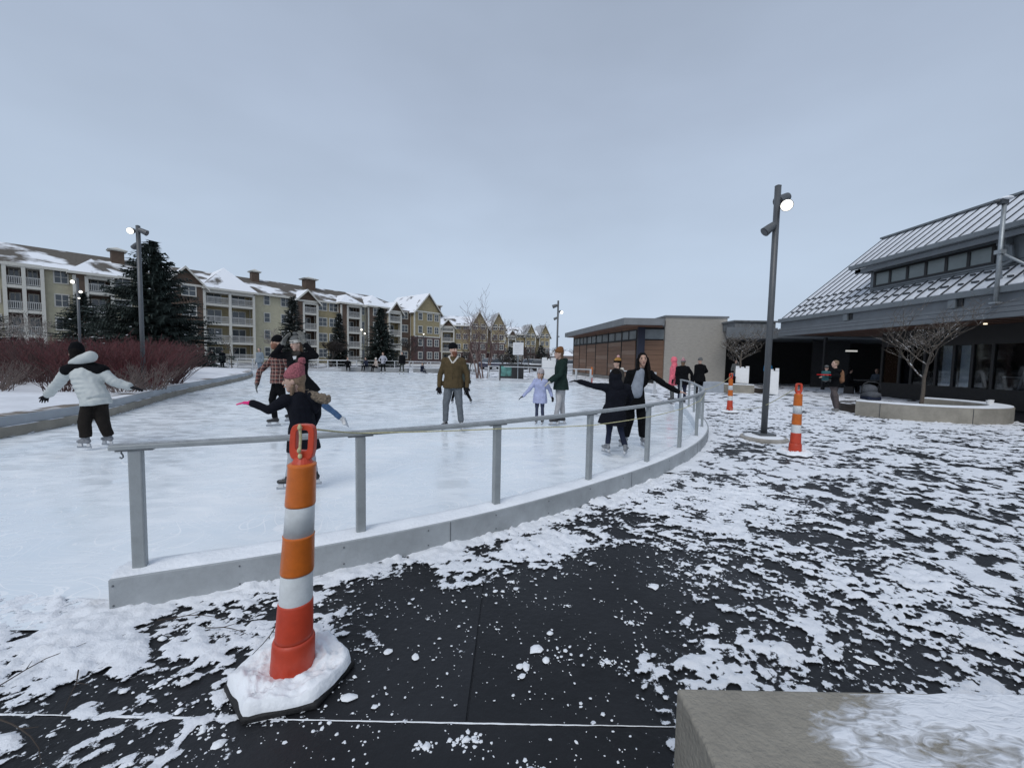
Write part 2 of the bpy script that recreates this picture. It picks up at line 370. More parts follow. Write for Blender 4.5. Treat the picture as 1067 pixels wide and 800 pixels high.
RINK_SNOW = [(-7.7, 2.35), (-4.2, 2.42), (-2.35, 2.30)] + [(x, y) for x, y in offset(CURB, .1)] + [(5.9, 16)] + BACK + [(-26, 31)] + list(reversed(LEFT))
def gauss(x, y, cx_, cy_, rx, ry, an=0):
    c, n = math.cos(an), math.sin(an); dx, dy = x - cx_, y - cy_; u = (dx * c + dy * n) / rx; v = (-dx * n + dy * c) / ry
    return np.exp(-(u * u + v * v))
def snow_cov(x, y):
    # broad patches, wind/shovel streaks, and fine crumbs
    wx = x + .25 * fbm(x * .9, y * .9, 91, 3); wy = y + .25 * fbm(x * .9 + 5, y * .9, 77, 3)
    c, n = math.cos(-.42), math.sin(-.42); u = wx * c + wy * n; v = -wx * n + wy * c
    st = fbm(u * 3.1, v * 5.0, 5, 5, .74); br = fbm(wx * .9, wy * .9, 31, 3); fine = fbm(u * 14, v * 20, 12, 4, .78)
    cov = .04 + .80 * st + .30 * br + .92 * fine
    # bare dark pavement swept clean in the foreground
    bare = 1.5 * gauss(x, y, .05, 2.1, .85, .62, .45) + .8 * gauss(x, y, .80, 2.75, .45, .42, .6) + .9 * gauss(x, y, -.75, 1.12, .8, .36) + .7 * gauss(x, y, .95, 3.6, .32, .35)
    bare += .75 * gauss(x, y, .05, 1.35, .6, .35) + .45 * gauss(x, y, -1.75, 1.6, .4, .2, .3) + .3 * gauss(x, y, -1.0, 2.25, .45, .14, .4) + .25 * gauss(x, y, 1.3, 2.2, .3, .3)
    cov = cov - bare + .06 * np.clip(x - 1.5, 0, 1) + .15 * gauss(x, y, 1.6, 3.6, .8, .45, .3) + .5 * gauss(x, y, 1.15, 1.75, .35, .3)
    d = dist_path(x, y, CURB)
    cov = cov + .75 * np.exp(-(d / .16) ** 2) * (1 + .6 * fbm(x * 3, y * 3, 55, 2)) + .8 * gauss(x, y, .35, 3.15, .55, .22, .6) + .30 * gauss(x, y, 2.6, 4.6, 1.2, .6, .8)
    cov = cov + .62 / (1 + np.exp((x + 2.25 + .5 * (y - 2)) * 4)) + .8 * gauss(x, y, -1.5, 1.95, .5, .16, .35) + .5 * gauss(x, y, .9, 1.35, .35, .3) + .12 * gauss(x, y, 4.2, 9.5, 1.8, 2.6)
    cov = cov + .26 * np.clip((y - 6) / 8, 0, 1) + .04 * np.clip((x - 3) / 5, 0, 1)
    # thin white seams in the slab joints
    j = np.exp(-((y - 1.55) / .010) ** 2) * (x < 3.6) + np.exp(-((x + 1.245) / .014) ** 2) * (y < 1.55) + .5 * np.exp(-((x + .16) / .008) ** 2) * (y > 1.55) * (y < 2.2) * .3
    return cov, cov + 1.5 * j * (.6 + .8 * fbm(x * 3, y * 3, 3, 2))
def snow_grid(x0, x1, y0, y1, step, hole=None, lift=0.0):
    nx = int(round((x1 - x0) / step)) + 1; ny = int(round((y1 - y0) / step)) + 1
    X, Y = np.meshgrid(np.linspace(x0, x1, nx), np.linspace(y0, y1, ny)); x = X.ravel(); y = Y.ravel()
    c0, cov = snow_cov(x, y)
    rough = fbm(x * 7, y * 7, 41, 4)
    z = .003 + np.clip(c0 + .1, 0, 1.3) ** 1.2 * .020 * (1 + .9 * rough) + lift
    z = z + .022 * np.exp(-(dist_path(x, y, CURB) / .10) ** 2) * np.clip(.3 + 1.2 * fbm(x * 2.2, y * 2.2, 8, 3), 0, 1)
    idx = np.arange(nx * ny).reshape(ny, nx)
    a = idx[:-1, :-1].ravel(); q = np.stack([a, a + 1, a + 1 + nx, a + nx], 1)
    cxm = x[q].mean(1); cym = y[q].mean(1)
    keep = (cov[q].max(1) > -.55) & ~in_poly(cxm, cym, RINK_SNOW)
    if hole: keep &= ~((cxm > hole[0]) & (cxm < hole[1]) & (cym > hole[2]) & (cym < hole[3]))
    q = q[keep]; used = np.zeros(nx * ny, bool); used[q.ravel()] = True; remap = np.cumsum(used) - 1
    return np.stack([x, y, z], 1)[used], remap[q], cov[used]
parts = [snow_grid(-6, 3.2, .2, 5.2, .02), snow_grid(-12, 14, -1.4, 14.2, .065, (-6, 3.2, .2, 5.2)), snow_grid(-12, 30, 14.2, 45, .25)]
V = []; Q = []; C = []; k = 0
for v_, q_, c_ in parts: V.append(v_); Q.append(q_ + k); C.append(c_); k += len(v_)
V = np.concatenate(V); Q = np.concatenate(Q); C = np.concatenate(C)
me = bpy.data.meshes.new('patchy_snow'); me.vertices.add(len(V)); me.vertices.foreach_set('co', V.ravel().astype(np.float32))
me.loops.add(Q.size); me.loops.foreach_set('vertex_index', Q.ravel().astype(np.int32))
me.polygons.add(len(Q)); me.polygons.foreach_set('loop_start', (np.arange(len(Q)) * 4).astype(np.int32)); me.polygons.foreach_set('loop_total', np.full(len(Q), 4, np.int32))
me.update(calc_edges=True); me.validate()
att = me.attributes.new('cov', 'FLOAT', 'POINT'); att.data.foreach_set('value', C.astype(np.float32))
me.polygons.foreach_set('use_smooth', [True] * len(me.polygons)); me.materials.append(SN)
tag(link('patchy_snow', me), 'thin patchy trodden snow lying over the dark plaza paving', 'snow', kind='stuff')

# loose crumbs and broken crusts of snow in the foreground
rnd = random.Random(7)
cr_ = MB()
def lump(mb, x, y, r, flat=.55, z=0):
    n = 5 if r < .012 else 9; rows = [(.55, .86), (.95, .42), (1.05, 0)] if r >= .012 else [(.8, .6), (1.0, 0)]
    an = rnd.uniform(.6, 1.5); rt = rnd.random() * 3; sd_ = rnd.random() * 50; vs = [(x, y, z + r * flat)]
    for a, h in rows:
        for k in range(n):
            q = 2 * PI * k / n + a; nz = 1 + .55 * mnoise.noise(Vector((math.cos(q) * 1.3 + sd_, math.sin(q) * 1.3, a * 2))) + rnd.uniform(-.1, .1); rad = r * a * nz; dx = rad * math.cos(q) * an; dy = rad * math.sin(q)
            vs.append((x + dx * math.cos(rt) - dy * math.sin(rt), y + dx * math.sin(rt) + dy * math.cos(rt), z + r * h * flat * nz))
    fs = [(0, 1 + k, 1 + (k + 1) % n) for k in range(n)]
    for i in range(len(rows) - 1): fs += [(1 + i * n + k, 1 + (i + 1) * n + k, 1 + (i + 1) * n + (k + 1) % n, 1 + i * n + (k + 1) % n) for k in range(n)]
    mb.add(vs, fs)
cl = [(rnd.uniform(-1.8, 1.8), rnd.uniform(1.1, 3.2)) for _ in range(110)]
for i in range(3800):
    if rnd.random() < .6: c = rnd.choice(cl); x, y = rnd.gauss(c[0], .12), rnd.gauss(c[1], .05)
    else: x, y = rnd.uniform(-2.4, 2.6), rnd.uniform(1.0, 4.2)
    if in_poly(np.array([x]), np.array([y]), [(-7, 2.1), (-2.3, 2.1)] + CURB + [(-7, 13)])[0]: continue
    lump(cr_, x, y, min(.035, .0012 + rnd.expovariate(1 / .0022) * (2.6 if rnd.random() < .10 else 1)), rnd.uniform(.15, .6), .001)
for x, y, r in [(.03, 2.6, .026), (-1.55, 1.72, .035), (-1.19, 1.50, .035), (-.45, 2.2, .016), (-.75, 1.95, .02), (-1.6, 2.1, .03), (-.8, 1.75, .02), (.36, 2.35, .02), (.30, 1.30, .04), (.10, 1.36, .035), (-.15, 1.48, .04), (-.3, 1.45, .03), (.5, 1.9, .03), (.7, 2.2, .03)]:
    lump(cr_, x, y, r * .45, .45)
    for _ in range(int(r * 900)): lump(cr_, x + rnd.gauss(0, r * 1.0), y + rnd.gauss(0, r * .45), r * rnd.uniform(.06, .26), rnd.uniform(.2, .5))
# packed snow along the slab joints
def strip(pts, w0):
    n = 160; L_ = []; Rr = []
    (xa, ya), (xb, yb) = pts; ln = math.hypot(xb - xa, yb - ya); ux, uy = (xb - xa) / ln, (yb - ya) / ln
    for i in range(n + 1):
        t_ = ln * i / n; ww = w0 * (.35 + 1.3 * max(0, mnoise.noise(Vector((t_ * 3 + xa, ya, 0))) + .35)) * (1 + .5 * mnoise.noise(Vector((t_ * 30, ya, 5)))); jx = .0015 * mnoise.noise(Vector((t_ * 20, 3, ya))); x_, y_ = xa + ux * t_ - uy * jx, ya + uy * t_ + ux * jx
        L_.append((x_ - uy * ww, y_ + ux * ww, .001)); Rr.append((x_ + uy * ww, y_ - ux * ww, .001)); L_[-1], Rr[-1] = L_[-1], Rr[-1]
    M_ = [((a[0] + b_[0]) / 2, (a[1] + b_[1]) / 2, .0045) for a, b_ in zip(L_, Rr)]; m_ = n + 1
    cr_.add(L_ + M_ + Rr, [(i, i + 1, m_ + i + 1, m_ + i) for i in range(n)] + [(m_ + i, m_ + i + 1, 2 * m_ + i + 1, 2 * m_ + i) for i in range(n)])
strip([(-2.2, 1.55), (.1, 1.55)], .0042); strip([(.1, 1.55), (2.6, 1.55)], .0020); strip([(-1.245, 1.545), (-1.245, .9)], .010)
tag(cr_.build('snow_crumbs', snow_m, smooth=True), 'loose crumbs and small lumps of snow scattered over the bare dark paving', 'snow', kind='stuff')
# bare twigs trodden into the snow by the end of the rail wall
tw = mat('twig_bark', (.05, .038, .03), .9, .2)
for i, (x, y, an, ln) in enumerate([(-1.95, 1.75, -1.0, .28), (-2.2, 1.6, 1.5, .35), (-1.25, 2.1, -1.2, .3), (-1.9, 2.1, .2, .35), (-1.6, 2.05, .1, .25), (-2.0, 1.5, -.3, .4)]):
    T = MB(); pts = [(x, y, .03)]; a = an
    for k in range(5): a += rnd.uniform(-.25, .25); pts.append((pts[-1][0] + math.cos(a) * ln / 5, pts[-1][1] + math.sin(a) * ln / 5, .028 + .012 * math.sin(k)))
    T.tube(pts, [.003, .0028, .0024, .002, .0015, .001], 5)
    k = pts[2]; T.tube([k, (k[0] + .06 * math.cos(a + .8), k[1] + .06 * math.sin(a + .8), .04)], [.0025, .001], 4)
    tag(T.build('twig', tw), ['short bent twig nearest the orange post', 'twig lying furthest left in the trodden snow', 'forked twig lying below the grey kerb', 'long straight twig beside the kerb end', 'thin twig in the snow behind the fallen lumps', 'twig lying almost level by the paving joint'][i], 'twig', 'twigs in the trodden snow')

# ------------------------------------------------------------------ grey kerb wall with handrail
grey_p = mat('grey_kerb_paint', (.36, .385, .40), .55, .18, 2.5, .15, 40)
kerb = thing('kerb_wall', 'curved grey kerb wall with snowy top edging the rink', 'kerb')
K = MB(); ribbon(K, CURB, 0, .022, 0, .20); bevel(K.build('face_board', grey_p, kerb), .004)
K = MB(); ribbon(K, offset(CURB, .024), 0, .20, 0, .188); K.build('kerb_core', mat('kerb_concrete', (.36, .34, .31), .85, .2, 4, .3, 40), kerb)
K = MB(); ribbon(K, offset(CURB, .224), 0, .02, 0, .195); K.build('face_board', mat('white_board', (.7, .74, .78), .5, .08), kerb)
# snow cap on the kerb
pc = offset(CURB, .015); nI = 8; n_ = len(pc); Vv = []; Ff = []
fine_c = spline(CURB, .05); lanes = [offset(fine_c, .012 + .225 * i / nI) for i in range(nI + 1)]
for i in range(nI + 1):
    for j, (x, y) in enumerate(lanes[i]):
        e_ = math.sin(PI * i / nI) ** .5 if 0 < i < nI else 0
        Vv.append((x, y, .186 + e_ * (.014 + .018 * (mnoise.noise(Vector((x * 5, y * 5, 0))) + .5) + .012 * mnoise.noise(Vector((x * 22, y * 22, 3))))))
m_n = len(fine_c)
for i in range(nI):
    for j in range(m_n - 1): a = i * m_n + j; Ff.append((a, a + 1, a + m_n + 1, a + m_n))
S = MB().add(Vv, Ff); S.build('snow_cap', snow_m, kerb, smooth=True)
seam = MB()
for (x, y), (x2, y2) in [(CURB[i], CURB[i + 1]) for i in (10, 22, 34, 46, 58) if i + 1 < len(CURB)]:
    a = math.atan2(y2 - y, x2 - x); nx, ny = math.sin(a), -math.cos(a); px_, py_ = x + nx * .001, y + ny * .001
    seam.box(px_ - .003, px_ + .003, py_ - .002, py_ + .002, .01, .196, a)
seam.build('board_joint', mat('joint_dark', (.12, .13, .14), .8), kerb)
scr = MB()
for i in range(0, len(CURB) - 1, 3):
    x, y = CURB[i]; a = math.atan2(CURB[i + 1][1] - y, CURB[i + 1][0] - x)
    for z in (.165, .05): scr.ell((x + math.sin(a) * .001 + .02 * math.cos(a), y - math.cos(a) * .001 + .02 * math.sin(a), z), (.006, .006, .006), 6, 4)
scr.build('screw_head', MATS['joint_dark'], kerb)

rail_m = mat('grey_rail_paint', (.30, .325, .335), .42, .10, 8, .08, 90, metal=.1)
rail_snow = mat('frosted_rail', (.34, .36, .38), .55, .25, 30, .25, 90)
RC = offset(fine_c, .125)
def near_i(px_, py_): return min(range(len(RC)), key=lambda i: (RC[i][0] - px_) ** 2 + (RC[i][1] - py_) ** 2)
posts = [near_i(*p) for p in [(-2.20, 2.36), (-1.09, 2.86), (-.13, 3.5), (.79, 4.28), (1.70, 5.14), (2.48, 6.0), (3.19, 6.95), (3.80, 8.0), (4.27, 9.1), (4.72, 10.3), (5.08, 11.5), (5.35, 12.7)]]
rail = thing('handrail', 'long grey steel handrail on rectangular posts along the curved kerb', 'railing', (RC[posts[0]][0], RC[posts[0]][1], .19))
rl = Vector(rail.location)
pm = MB().box(-.033, .033, -.024, .024, -.01, .722).mesh('rail_post'); pm.materials.append(rail_m)
plm = MB().box(-.085, .085, -.028, .028, .715, .723).mesh('saddle_plate'); plm.materials.append(mat('steel_dark', (.13, .14, .15), .5, .1, metal=.4))
for i in posts:
    a = math.atan2(RC[min(i + 1, len(RC) - 1)][1] - RC[i - 1 if i else 0][1], RC[min(i + 1, len(RC) - 1)][0] - RC[i - 1 if i else 0][0])
    o = link('rail_post', pm, rail); o.location = (RC[i][0] - rl.x, RC[i][1] - rl.y, 0); o.rotation_euler.z = a; bevel(o, .008)
    o = link('saddle_plate', plm, o)
tr = MB(); rp_ = RC[:posts[-1] + 2]; st = Vector(rp_[posts[0]]); dirv = (Vector(rp_[posts[0] + 1]) - Vector(rp_[posts[0]])).normalized()
rp_ = [(rl.x - .115 * dirv.x, rl.y - .115 * dirv.y)] + rp_[posts[0]:]
rp_l = [(x - rl.x, y - rl.y) for x, y in rp_]
ribbon(tr, rp_l, -.032, .032, .723, .752); bevel(tr.build('top_rail', rail_m, rail), .006)
tr = MB(); ribbon(tr, rp_l, -.024, .024, .752, .757); tr.build('rail_frost', rail_snow, rail)
hk = MB(); hx, hy = -.115 * dirv.x + .045, -.115 * dirv.y + .02
hk.tube([(hx, hy, .723), (hx, hy, .70), (hx + .008, hy, .692), (hx + .01, hy, .678), (hx, hy, .670), (hx - .01, hy, .678)], .004, 6)
hk.build('hook', MATS['steel_dark'], rail)
# ================================================================== left bank and its kerb
lw = thing('left_kerb', 'stepped concrete and grey board kerb curving along the left bank of the rink', 'kerb')
K = MB(); ribbon(K, LEFT, 0, .10, 0, .19); bevel(K.build('lower_step', mat('tan_concrete', (.27, .25, .21), .85, .2, 2, .3, 30, snow=.55, snowscale=2.5), lw), .01)
K = MB(); ribbon(K, LEFT, .05, .098, .191, .355); K.build('upper_board', mat('left_board', (.34, .37, .40), .6, .14, 1.2), lw)
K = MB(); ribbon(K, LEFT, .10, .46, .1, .36); K.build('coping', mat('brown_coping', (.17, .14, .11), .85, .25, 2, .3, 30, snow=.62, snowscale=1.2), lw)
# snowy planted bank behind it
nb = 60; LB = spline(LEFT, .5); rows = [(.44, .35), (1.0, .42), (2.5, .5), (5, .5), (10, .35), (16, .1), (22, -.2)]
Vv = []; Ff = []
for d_, z_ in rows:
    for (x, y) in offset(LB, d_): Vv.append((x, y, z_ + (.05 * mnoise.noise(Vector((x, y, 0))) + .02 * mnoise.noise(Vector((x * 5, y * 5, 0))) if d_ > .7 else 0)))
w_ = len(LB)
for i in range(len(rows) - 1):
    for j in range(w_ - 1): a = i * w_ + j; Ff.append((a, a + 1, a + w_ + 1, a + w_))
structure(MB().add(Vv, Ff).build('snow_bank', mat('bank_snow', (.74, .76, .80), .8, .1, 1.5, .5, 12), smooth=True))

# ================================================================== apartments
cream = mat('cream_trim', (.53, .52, .475), .6, .06)
brown_s = mat('brown_siding', (.105, .070, .050), .8, .15, 2); tan_s = mat('tan_siding', (.31, .258, .15), .8, .12, 2)
sage_s = mat('sage_siding', (.47, .44, .32), .8, .10, 2); brick_s = mat('maroon_brick', (.078, .044, .043), .85, .25, 6)
maroon_s = mat('maroon_siding', (.12, .07, .06), .8, .15, 2)
def lap(M, period=.14, amt=.5):
    N, b, L = nodes_of(M); t = N.nodes.new('ShaderNodeTexCoord'); w = N.nodes.new('ShaderNodeTexWave'); w.wave_type = 'BANDS'; w.bands_direction = 'Z'; w.wave_profile = 'SAW'
    w.inputs['Scale'].default_value = .314 / period
    L(t.outputs['Object'], w.inputs[0]); bp = N.nodes.new('ShaderNodeBump'); bp.inputs['Strength'].default_value = amt; bp.inputs['Distance'].default_value = .03
    L(w.outputs[0], bp.inputs['Height']); L(bp.outputs[0], b.inputs['Normal'])
for q in (brown_s, tan_s, sage_s, maroon_s): lap(q)
roof_s = mat('shingles', (.105, .092, .078), .9, .2, 4, .4, 8, snow=.42, snowscale=.22)
roof_s2 = mat('snowy_shingles', (.12, .11, .10), .9, .2, 4, .4, 8, snow=.95, snowscale=.35)
glass_d = mat('window_glass', (.035, .045, .055), .12, .2, .6, spec=.8)
rail_w = mat('white_railing', (.42, .42, .41), .5, .05)
dark_v = mat('dark_recess', (.07, .055, .045), .9)
FL = 3.0
def window(root, s, y, z, w=1.5, h=1.5, split=2, bar=True, shade=False):
    fr = MB(); t_ = .13
    fr.box(s - w / 2 - t_, s + w / 2 + t_, y - .09, y + .02, z + h, z + h + t_ * 1.2); fr.box(s - w / 2 - t_, s + w / 2 + t_, y - .11, y + .02, z - t_, z)
    fr.box(s - w / 2 - t_, s - w / 2, y - .08, y + .02, z, z + h); fr.box(s + w / 2, s + w / 2 + t_, y - .08, y + .02, z, z + h)
    for i in range(1, split): fr.box(s - w / 2 + w * i / split - .04, s - w / 2 + w * i / split + .04, y - .06, y, z, z + h)
    if bar: fr.box(s - w / 2, s + w / 2, y - .055, y, z + h * .5 - .03, z + h * .5 + .03)
    o = fr.build('window', cream, root)
    for i in range(split): MB().box(s - w / 2 + w * i / split, s - w / 2 + w * (i + 1) / split, y - .03, y + .01, z, z + h).build('pane', glass_d, o)
def gable_roof(root, s0, s1, dfront, dback, ze, rise, ov=.6, m=None, fm=None, trim=True):
    """cross gable: ridge runs back from the facade"""
    mid = (s0 + s1) / 2; y0 = -dfront - ov; th = .25
    a, bq = s0 - ov, s1 + ov; k = rise / ((s1 - s0) / 2); lo = ze - k * ov
    prof = [(a, lo), (mid, ze + rise), (bq, lo)]
    r_ = MB(); vs = [(x, y, z + dz) for y in (y0, dback) for dz in (0, th) for x, z in prof]
    r_.add(vs, [(0, 3, 4, 1), (1, 4, 5, 2), (6, 7, 10, 9), (7, 8, 11, 10), (3, 9, 10, 4), (4, 10, 11, 5), (0, 1, 7, 6), (1, 2, 8, 7), (0, 6, 9, 3), (2, 5, 11, 8)])
    r_.build('roof', m or roof_s2, root)
    g_ = MB(); g_.add([(s0, -dfront, ze), (s1, -dfront, ze), (mid, -dfront, ze + rise), (s0, -dfront + .3, ze), (s1, -dfront + .3, ze), (mid, -dfront + .3, ze + rise)], [(0, 1, 2), (3, 5, 4), (0, 2, 5, 3), (1, 4, 5, 2), (0, 3, 4, 1)])
    g_.build('gable', fm or brown_s, root)
    if trim:
        f_ = MB()
        for (x0_, z0_), (x1_, z1_) in ((prof[0], prof[1]), (prof[2], prof[1])):
            f_.add([(x0_, y0 - .06, z0_ - .12), (x1_, y0 - .06, z1_ - .12), (x1_, y0 - .06, z1_ + .22), (x0_, y0 - .06, z0_ + .22), (x0_, y0 - .003, z0_ - .12), (x1_, y0 - .003, z1_ - .12), (x1_, y0 - .003, z1_ + .22), (x0_, y0 - .003, z0_ + .22)],
                   [(0, 1, 2, 3), (4, 7, 6, 5), (0, 4, 5, 1), (3, 2, 6, 7), (0, 3, 7, 4), (1, 5, 6, 2)])
        f_.build('bargeboard', cream, root); f_ = MB(); f_.box(s0 - .3, s1 + .3, -dfront - .25, -dfront + .05, ze - .14, ze + .16); f_.build('gable_trim', cream, root)
def hip_roof(root, s0, s1, dfront, dback, ze, rise, ov=.6, m=None):
    y0 = -dfront - ov; a, bq = s0 - ov, s1 + ov; mid = (s0 + s1) / 2; hw = (s1 - s0) / 2 + ov; r_ = MB()
    r_.add([(a, y0, ze), (bq, y0, ze), (bq, dback, ze), (a, dback, ze), (mid, y0 + hw, ze + rise), (mid, dback, ze + rise), (a, y0, ze - .25), (bq, y0, ze - .25), (bq, dback, ze - .25), (a, dback, ze - .25)],
           [(0, 1, 4), (1, 2, 5, 4), (3, 0, 4, 5), (2, 3, 5), (6, 7, 1, 0), (7, 8, 2, 1), (9, 6, 0, 3), (6, 9, 8, 7), (8, 9, 3, 2)])
    r_.build('roof', m or roof_s2, root)
    t_ = MB(); t_.box(a, bq, y0 - .05, y0 - .003, ze - .30, ze + .02); t_.box(a - .05, a - .003, y0 - .05, dback, ze - .3, ze + .02); t_.box(bq + .003, bq + .05, y0 - .05, dback, ze - .3, ze + .02)
    t_.build('eave_trim', cream, root)
def wall_sec(root, s0, s1, d, m, wins=(), floors=4, ze=12.0, brickf=0, corner=True, win_w=1.5, skip=()):
    zb = .35 + FL * brickf if brickf else 0
    MB().box(s0, s1, -d, 2, zb, ze - .003).build('wall', m, root)
    if brickf:
        MB().box(s0, s1, -d - .03, 2, 0, zb - .003).build('wall', brick_s, root, label='maroon brick lower storeys')
        MB().box(s0, s1, -d - .07, -d + .1, zb - .16, zb + .1).build('belt_course', cream, root)
    if corner:
        for x in (s0, s1): MB().box(x - .16, x + .16, -d - .045, -d + .16, zb + .1, ze - .25).build('corner_board', cream, root)
    for x in wins:
        for fl in range(floors):
            if (fl in skip): continue
            ww, sp = (x[1], x[2]) if hasattr(x, '__len__') else (win_w, 2)
            window(root, x[0] if hasattr(x, '__len__') else x, -d - (.03 if fl < brickf else 0), .35 + FL * fl + .85, ww, 1.45, sp)
def balc_sec(root, s0, s1, d, m, bays=1, floors=4, ze=12.0, rec=1.9, colw=.34):
    MB().box(s0, s1, -d + rec, 2, 0, ze - .003).build('wall', m, root)
    for fl in range(1, floors): MB().box(s0, s1, -d - .05, -d + rec - .003, .35 + FL * fl - .36, .35 + FL * fl).build('balcony_floor', cream, root)
    MB().box(s0, s1, -d - .05, -d + rec - .003, 0, .35).build('balcony_floor', cream, root); MB().box(s0, s1, -d - .04, -d + rec - .003, ze - .55, ze - .006).build('balcony_header', cream, root)
    w = (s1 - s0) / bays
    for k in range(bays + 1):
        x = s0 + w * k; MB().box(x - colw / 2, x + colw / 2, -d - .1, -d + .25, 0, ze - .3).build('column', cream, root)
    for k in (0, bays):
        x = s0 + w * k; q = .004 if k else -.004; MB().box(x - .1 + q, x + .1 + q, -d + .253, -d + rec - .003, 0, ze - .56).build('wall', m, root)
    for k in range(bays):
        a, b_ = s0 + w * k + colw / 2, s0 + w * (k + 1) - colw / 2
        for fl in range(floors):
            z = .353 + FL * fl; r_ = MB(); r_.box(a, b_, -d - .02, -d + .06, z + .95, z + 1.05); r_.box(a, b_, -d, -d + .05, z + .1, z + .18)
            n = max(2, int((b_ - a) / .16))
            for i in range(n): x = a + (b_ - a) * (i + .5) / n; r_.box(x - .028, x + .028, -d, -d + .04, z + .181, z + .949)
            r_.build('balcony_railing', rail_w, root)
            mid = (a + b_) / 2; dw = min(1.8, (b_ - a) * .6)
            f_ = MB(); y = -d + rec - .003
            f_.box(mid - dw / 2 - .12, mid + dw / 2 + .12, y - .08, y, z + 2.1, z + 2.22); f_.box(mid - dw / 2 - .12, mid - dw / 2, y - .08, y, z, z + 2.1); f_.box(mid + dw / 2, mid + dw / 2 + .12, y - .08, y, z, z + 2.1); f_.box(mid - .05, mid + .05, y - .07, y, z, z + 2.1)
            o = f_.build('balcony_door', cream, root); MB().box(mid - dw / 2, mid + dw / 2, y - .04, y - .004, z, z + 2.1).build('pane', glass_d, o)
def main_roof(root, s0, s1, ze, rise=4.0, depth=16, hip=True, m=None, skew=0):
    r_ = MB(); h = 6 if hip else 0; y0 = -.7; y1 = depth; ym = depth / 2
    r_.add([(s0, y0, ze), (s1, y0, ze), (s1, y1, ze), (s0, y1, ze), (s0 + (h if s0 > -3 else 0), ym, ze + rise), (s1 - h, ym, ze + rise), (s0, y0, ze - .3), (s1, y0, ze - .3), (s1, y1, ze - .3), (s0, y1, ze - .3)],
           [(0, 1, 5, 4), (1, 2, 5), (2, 3, 4, 5), (3, 0, 4), (6, 7, 1, 0), (7, 8, 2, 1), (8, 9, 3, 2), (9, 6, 0, 3), (6, 9, 8, 7)])
    r_.build('roof', m or roof_s, root)
    MB().box(s0, s1, 2, depth - .5, 0, ze - .3).build('wall', sage_s, root); MB().box(s0, s1, y0 - .05, y0 - .003, ze - .32, ze + .03).build('eave_trim', cream, root)
def chimney(root, s, y, z0, z1, w=1.7):
    o = MB().box(s - w / 2, s + w / 2, y - w / 2, y + w / 2, z0, z1).build('chimney', brown_s, root)
    q = MB(); a = w * .72; q.box(s - a, s + a, y - a, y + a, z1 - .003, z1 + .15); q.add([(s - a * 1.1, y - a * 1.1, z1 + .15), (s + a * 1.1, y - a * 1.1, z1 + .15), (s + a * 1.1, y + a * 1.1, z1 + .15), (s - a * 1.1, y + a * 1.1, z1 + .15), (s, y, z1 + .65)], [(0, 1, 4), (1, 2, 4), (2, 3, 4), (3, 0, 4), (3, 2, 1, 0)])
    q.build('chimney_cap', cream, o)

A1 = thing('apartment_building', 'long four-storey brown, sage and tan apartment building with snowy roofs nearest on the left', 'building', (-62.06, 48.94, 0), R(50.25))
ZE = 12.05
main_roof(A1, -22, 60.5, ZE - .1, 3.7, 16)
wall_sec(A1, -22, .6, 0, sage_s, wins=(-14, -8, -3.2, -.6), ze=ZE)
balc_sec(A1, .6, 3.6, .6, maroon_s, 2, ze=ZE); wall_sec(A1, 3.6, 6.3, 0, sage_s, wins=(5.2,), ze=ZE, corner=False, win_w=1.1)
wall_sec(A1, 6.3, 7.4, 1.3, brown_s, ze=ZE - .5); balc_sec(A1, 7.4, 9.8, 1.3, brown_s, 1, ze=ZE - .5); hip_roof(A1, 6.3, 9.8, 1.3, 5, ZE - .35, 2.2)
wall_sec(A1, 9.8, 15.4, 0, sage_s, wins=(11, 13.6), ze=ZE, corner=False)
wall_sec(A1, 15.4, 20.0, 1.5, brown_s, wins=((18.1, 1.6, 2),), ze=ZE - .3); gable_roof(A1, 15.4, 20.0, 1.5, 7, ZE - .3, 2.5)
balc_sec(A1, 20.0, 26.8, 1.5, tan_s, 2, ze=ZE - .5); hip_roof(A1, 20.3, 26.8, 1.3, 8, ZE - .3, 4.0)
wall_sec(A1, 26.8, 33.7, 0, sage_s, wins=((29.3, .8, 1), (32.4, 1.5, 2)), ze=ZE)
wall_sec(A1, 33.7, 35.0, 1.3, brown_s, ze=ZE - .6); balc_sec(A1, 35.0, 37.5, 1.3, brown_s, 1, ze=ZE - .6); gable_roof(A1, 33.7, 37.5, 1.3, 6, ZE - .6, 1.9)
wall_sec(A1, 37.5, 42.1, .4, tan_s, wins=(38.9, 41.0), ze=ZE)
wall_sec(A1, 42.1, 43.4, 1.5, brown_s, ze=ZE - .2); balc_sec(A1, 43.4, 46.2, 1.5, brown_s, 1, ze=ZE - .2); hip_roof(A1, 42.1, 46.2, 1.5, 6, ZE - .05, 2.0)
wall_sec(A1, 46.2, 48.4, 0, sage_s, wins=((47.3, 1.1, 2),), ze=ZE)
wall_sec(A1, 48.4, 53.0, .8, brown_s, wins=(50.3,), ze=ZE); hip_roof(A1, 48.4, 53.0, .8, 6, ZE + .1, 2.6)
balc_sec(A1, 53.0, 56.0, 1.4, tan_s, 1, ze=ZE - .6); gable_roof(A1, 53.0, 56.0, 1.4, 6, ZE - .6, 1.9)
wall_sec(A1, 56.0, 59.1, .8, brown_s, wins=(57.4,), ze=ZE)
wall_sec(A1, 59.1, 66.6, 2.2, tan_s, wins=((60.7, 1.0, 1), (63.4, 1.3, 2), (65.5, 1.1, 2)), ze=ZE, brickf=2); gable_roof(A1, 59.1, 66.6, 2.2, 10, ZE, 4.2, fm=tan_s)
chimney(A1, 11.2, 6.0, ZE + 1, ZE + 4.3, 1.4); chimney(A1, 29.6, 6.6, ZE + 2, ZE + 4.5, 1.2); chimney(A1, 39.4, 6.6, ZE + 2, ZE + 4.7, 1.9)
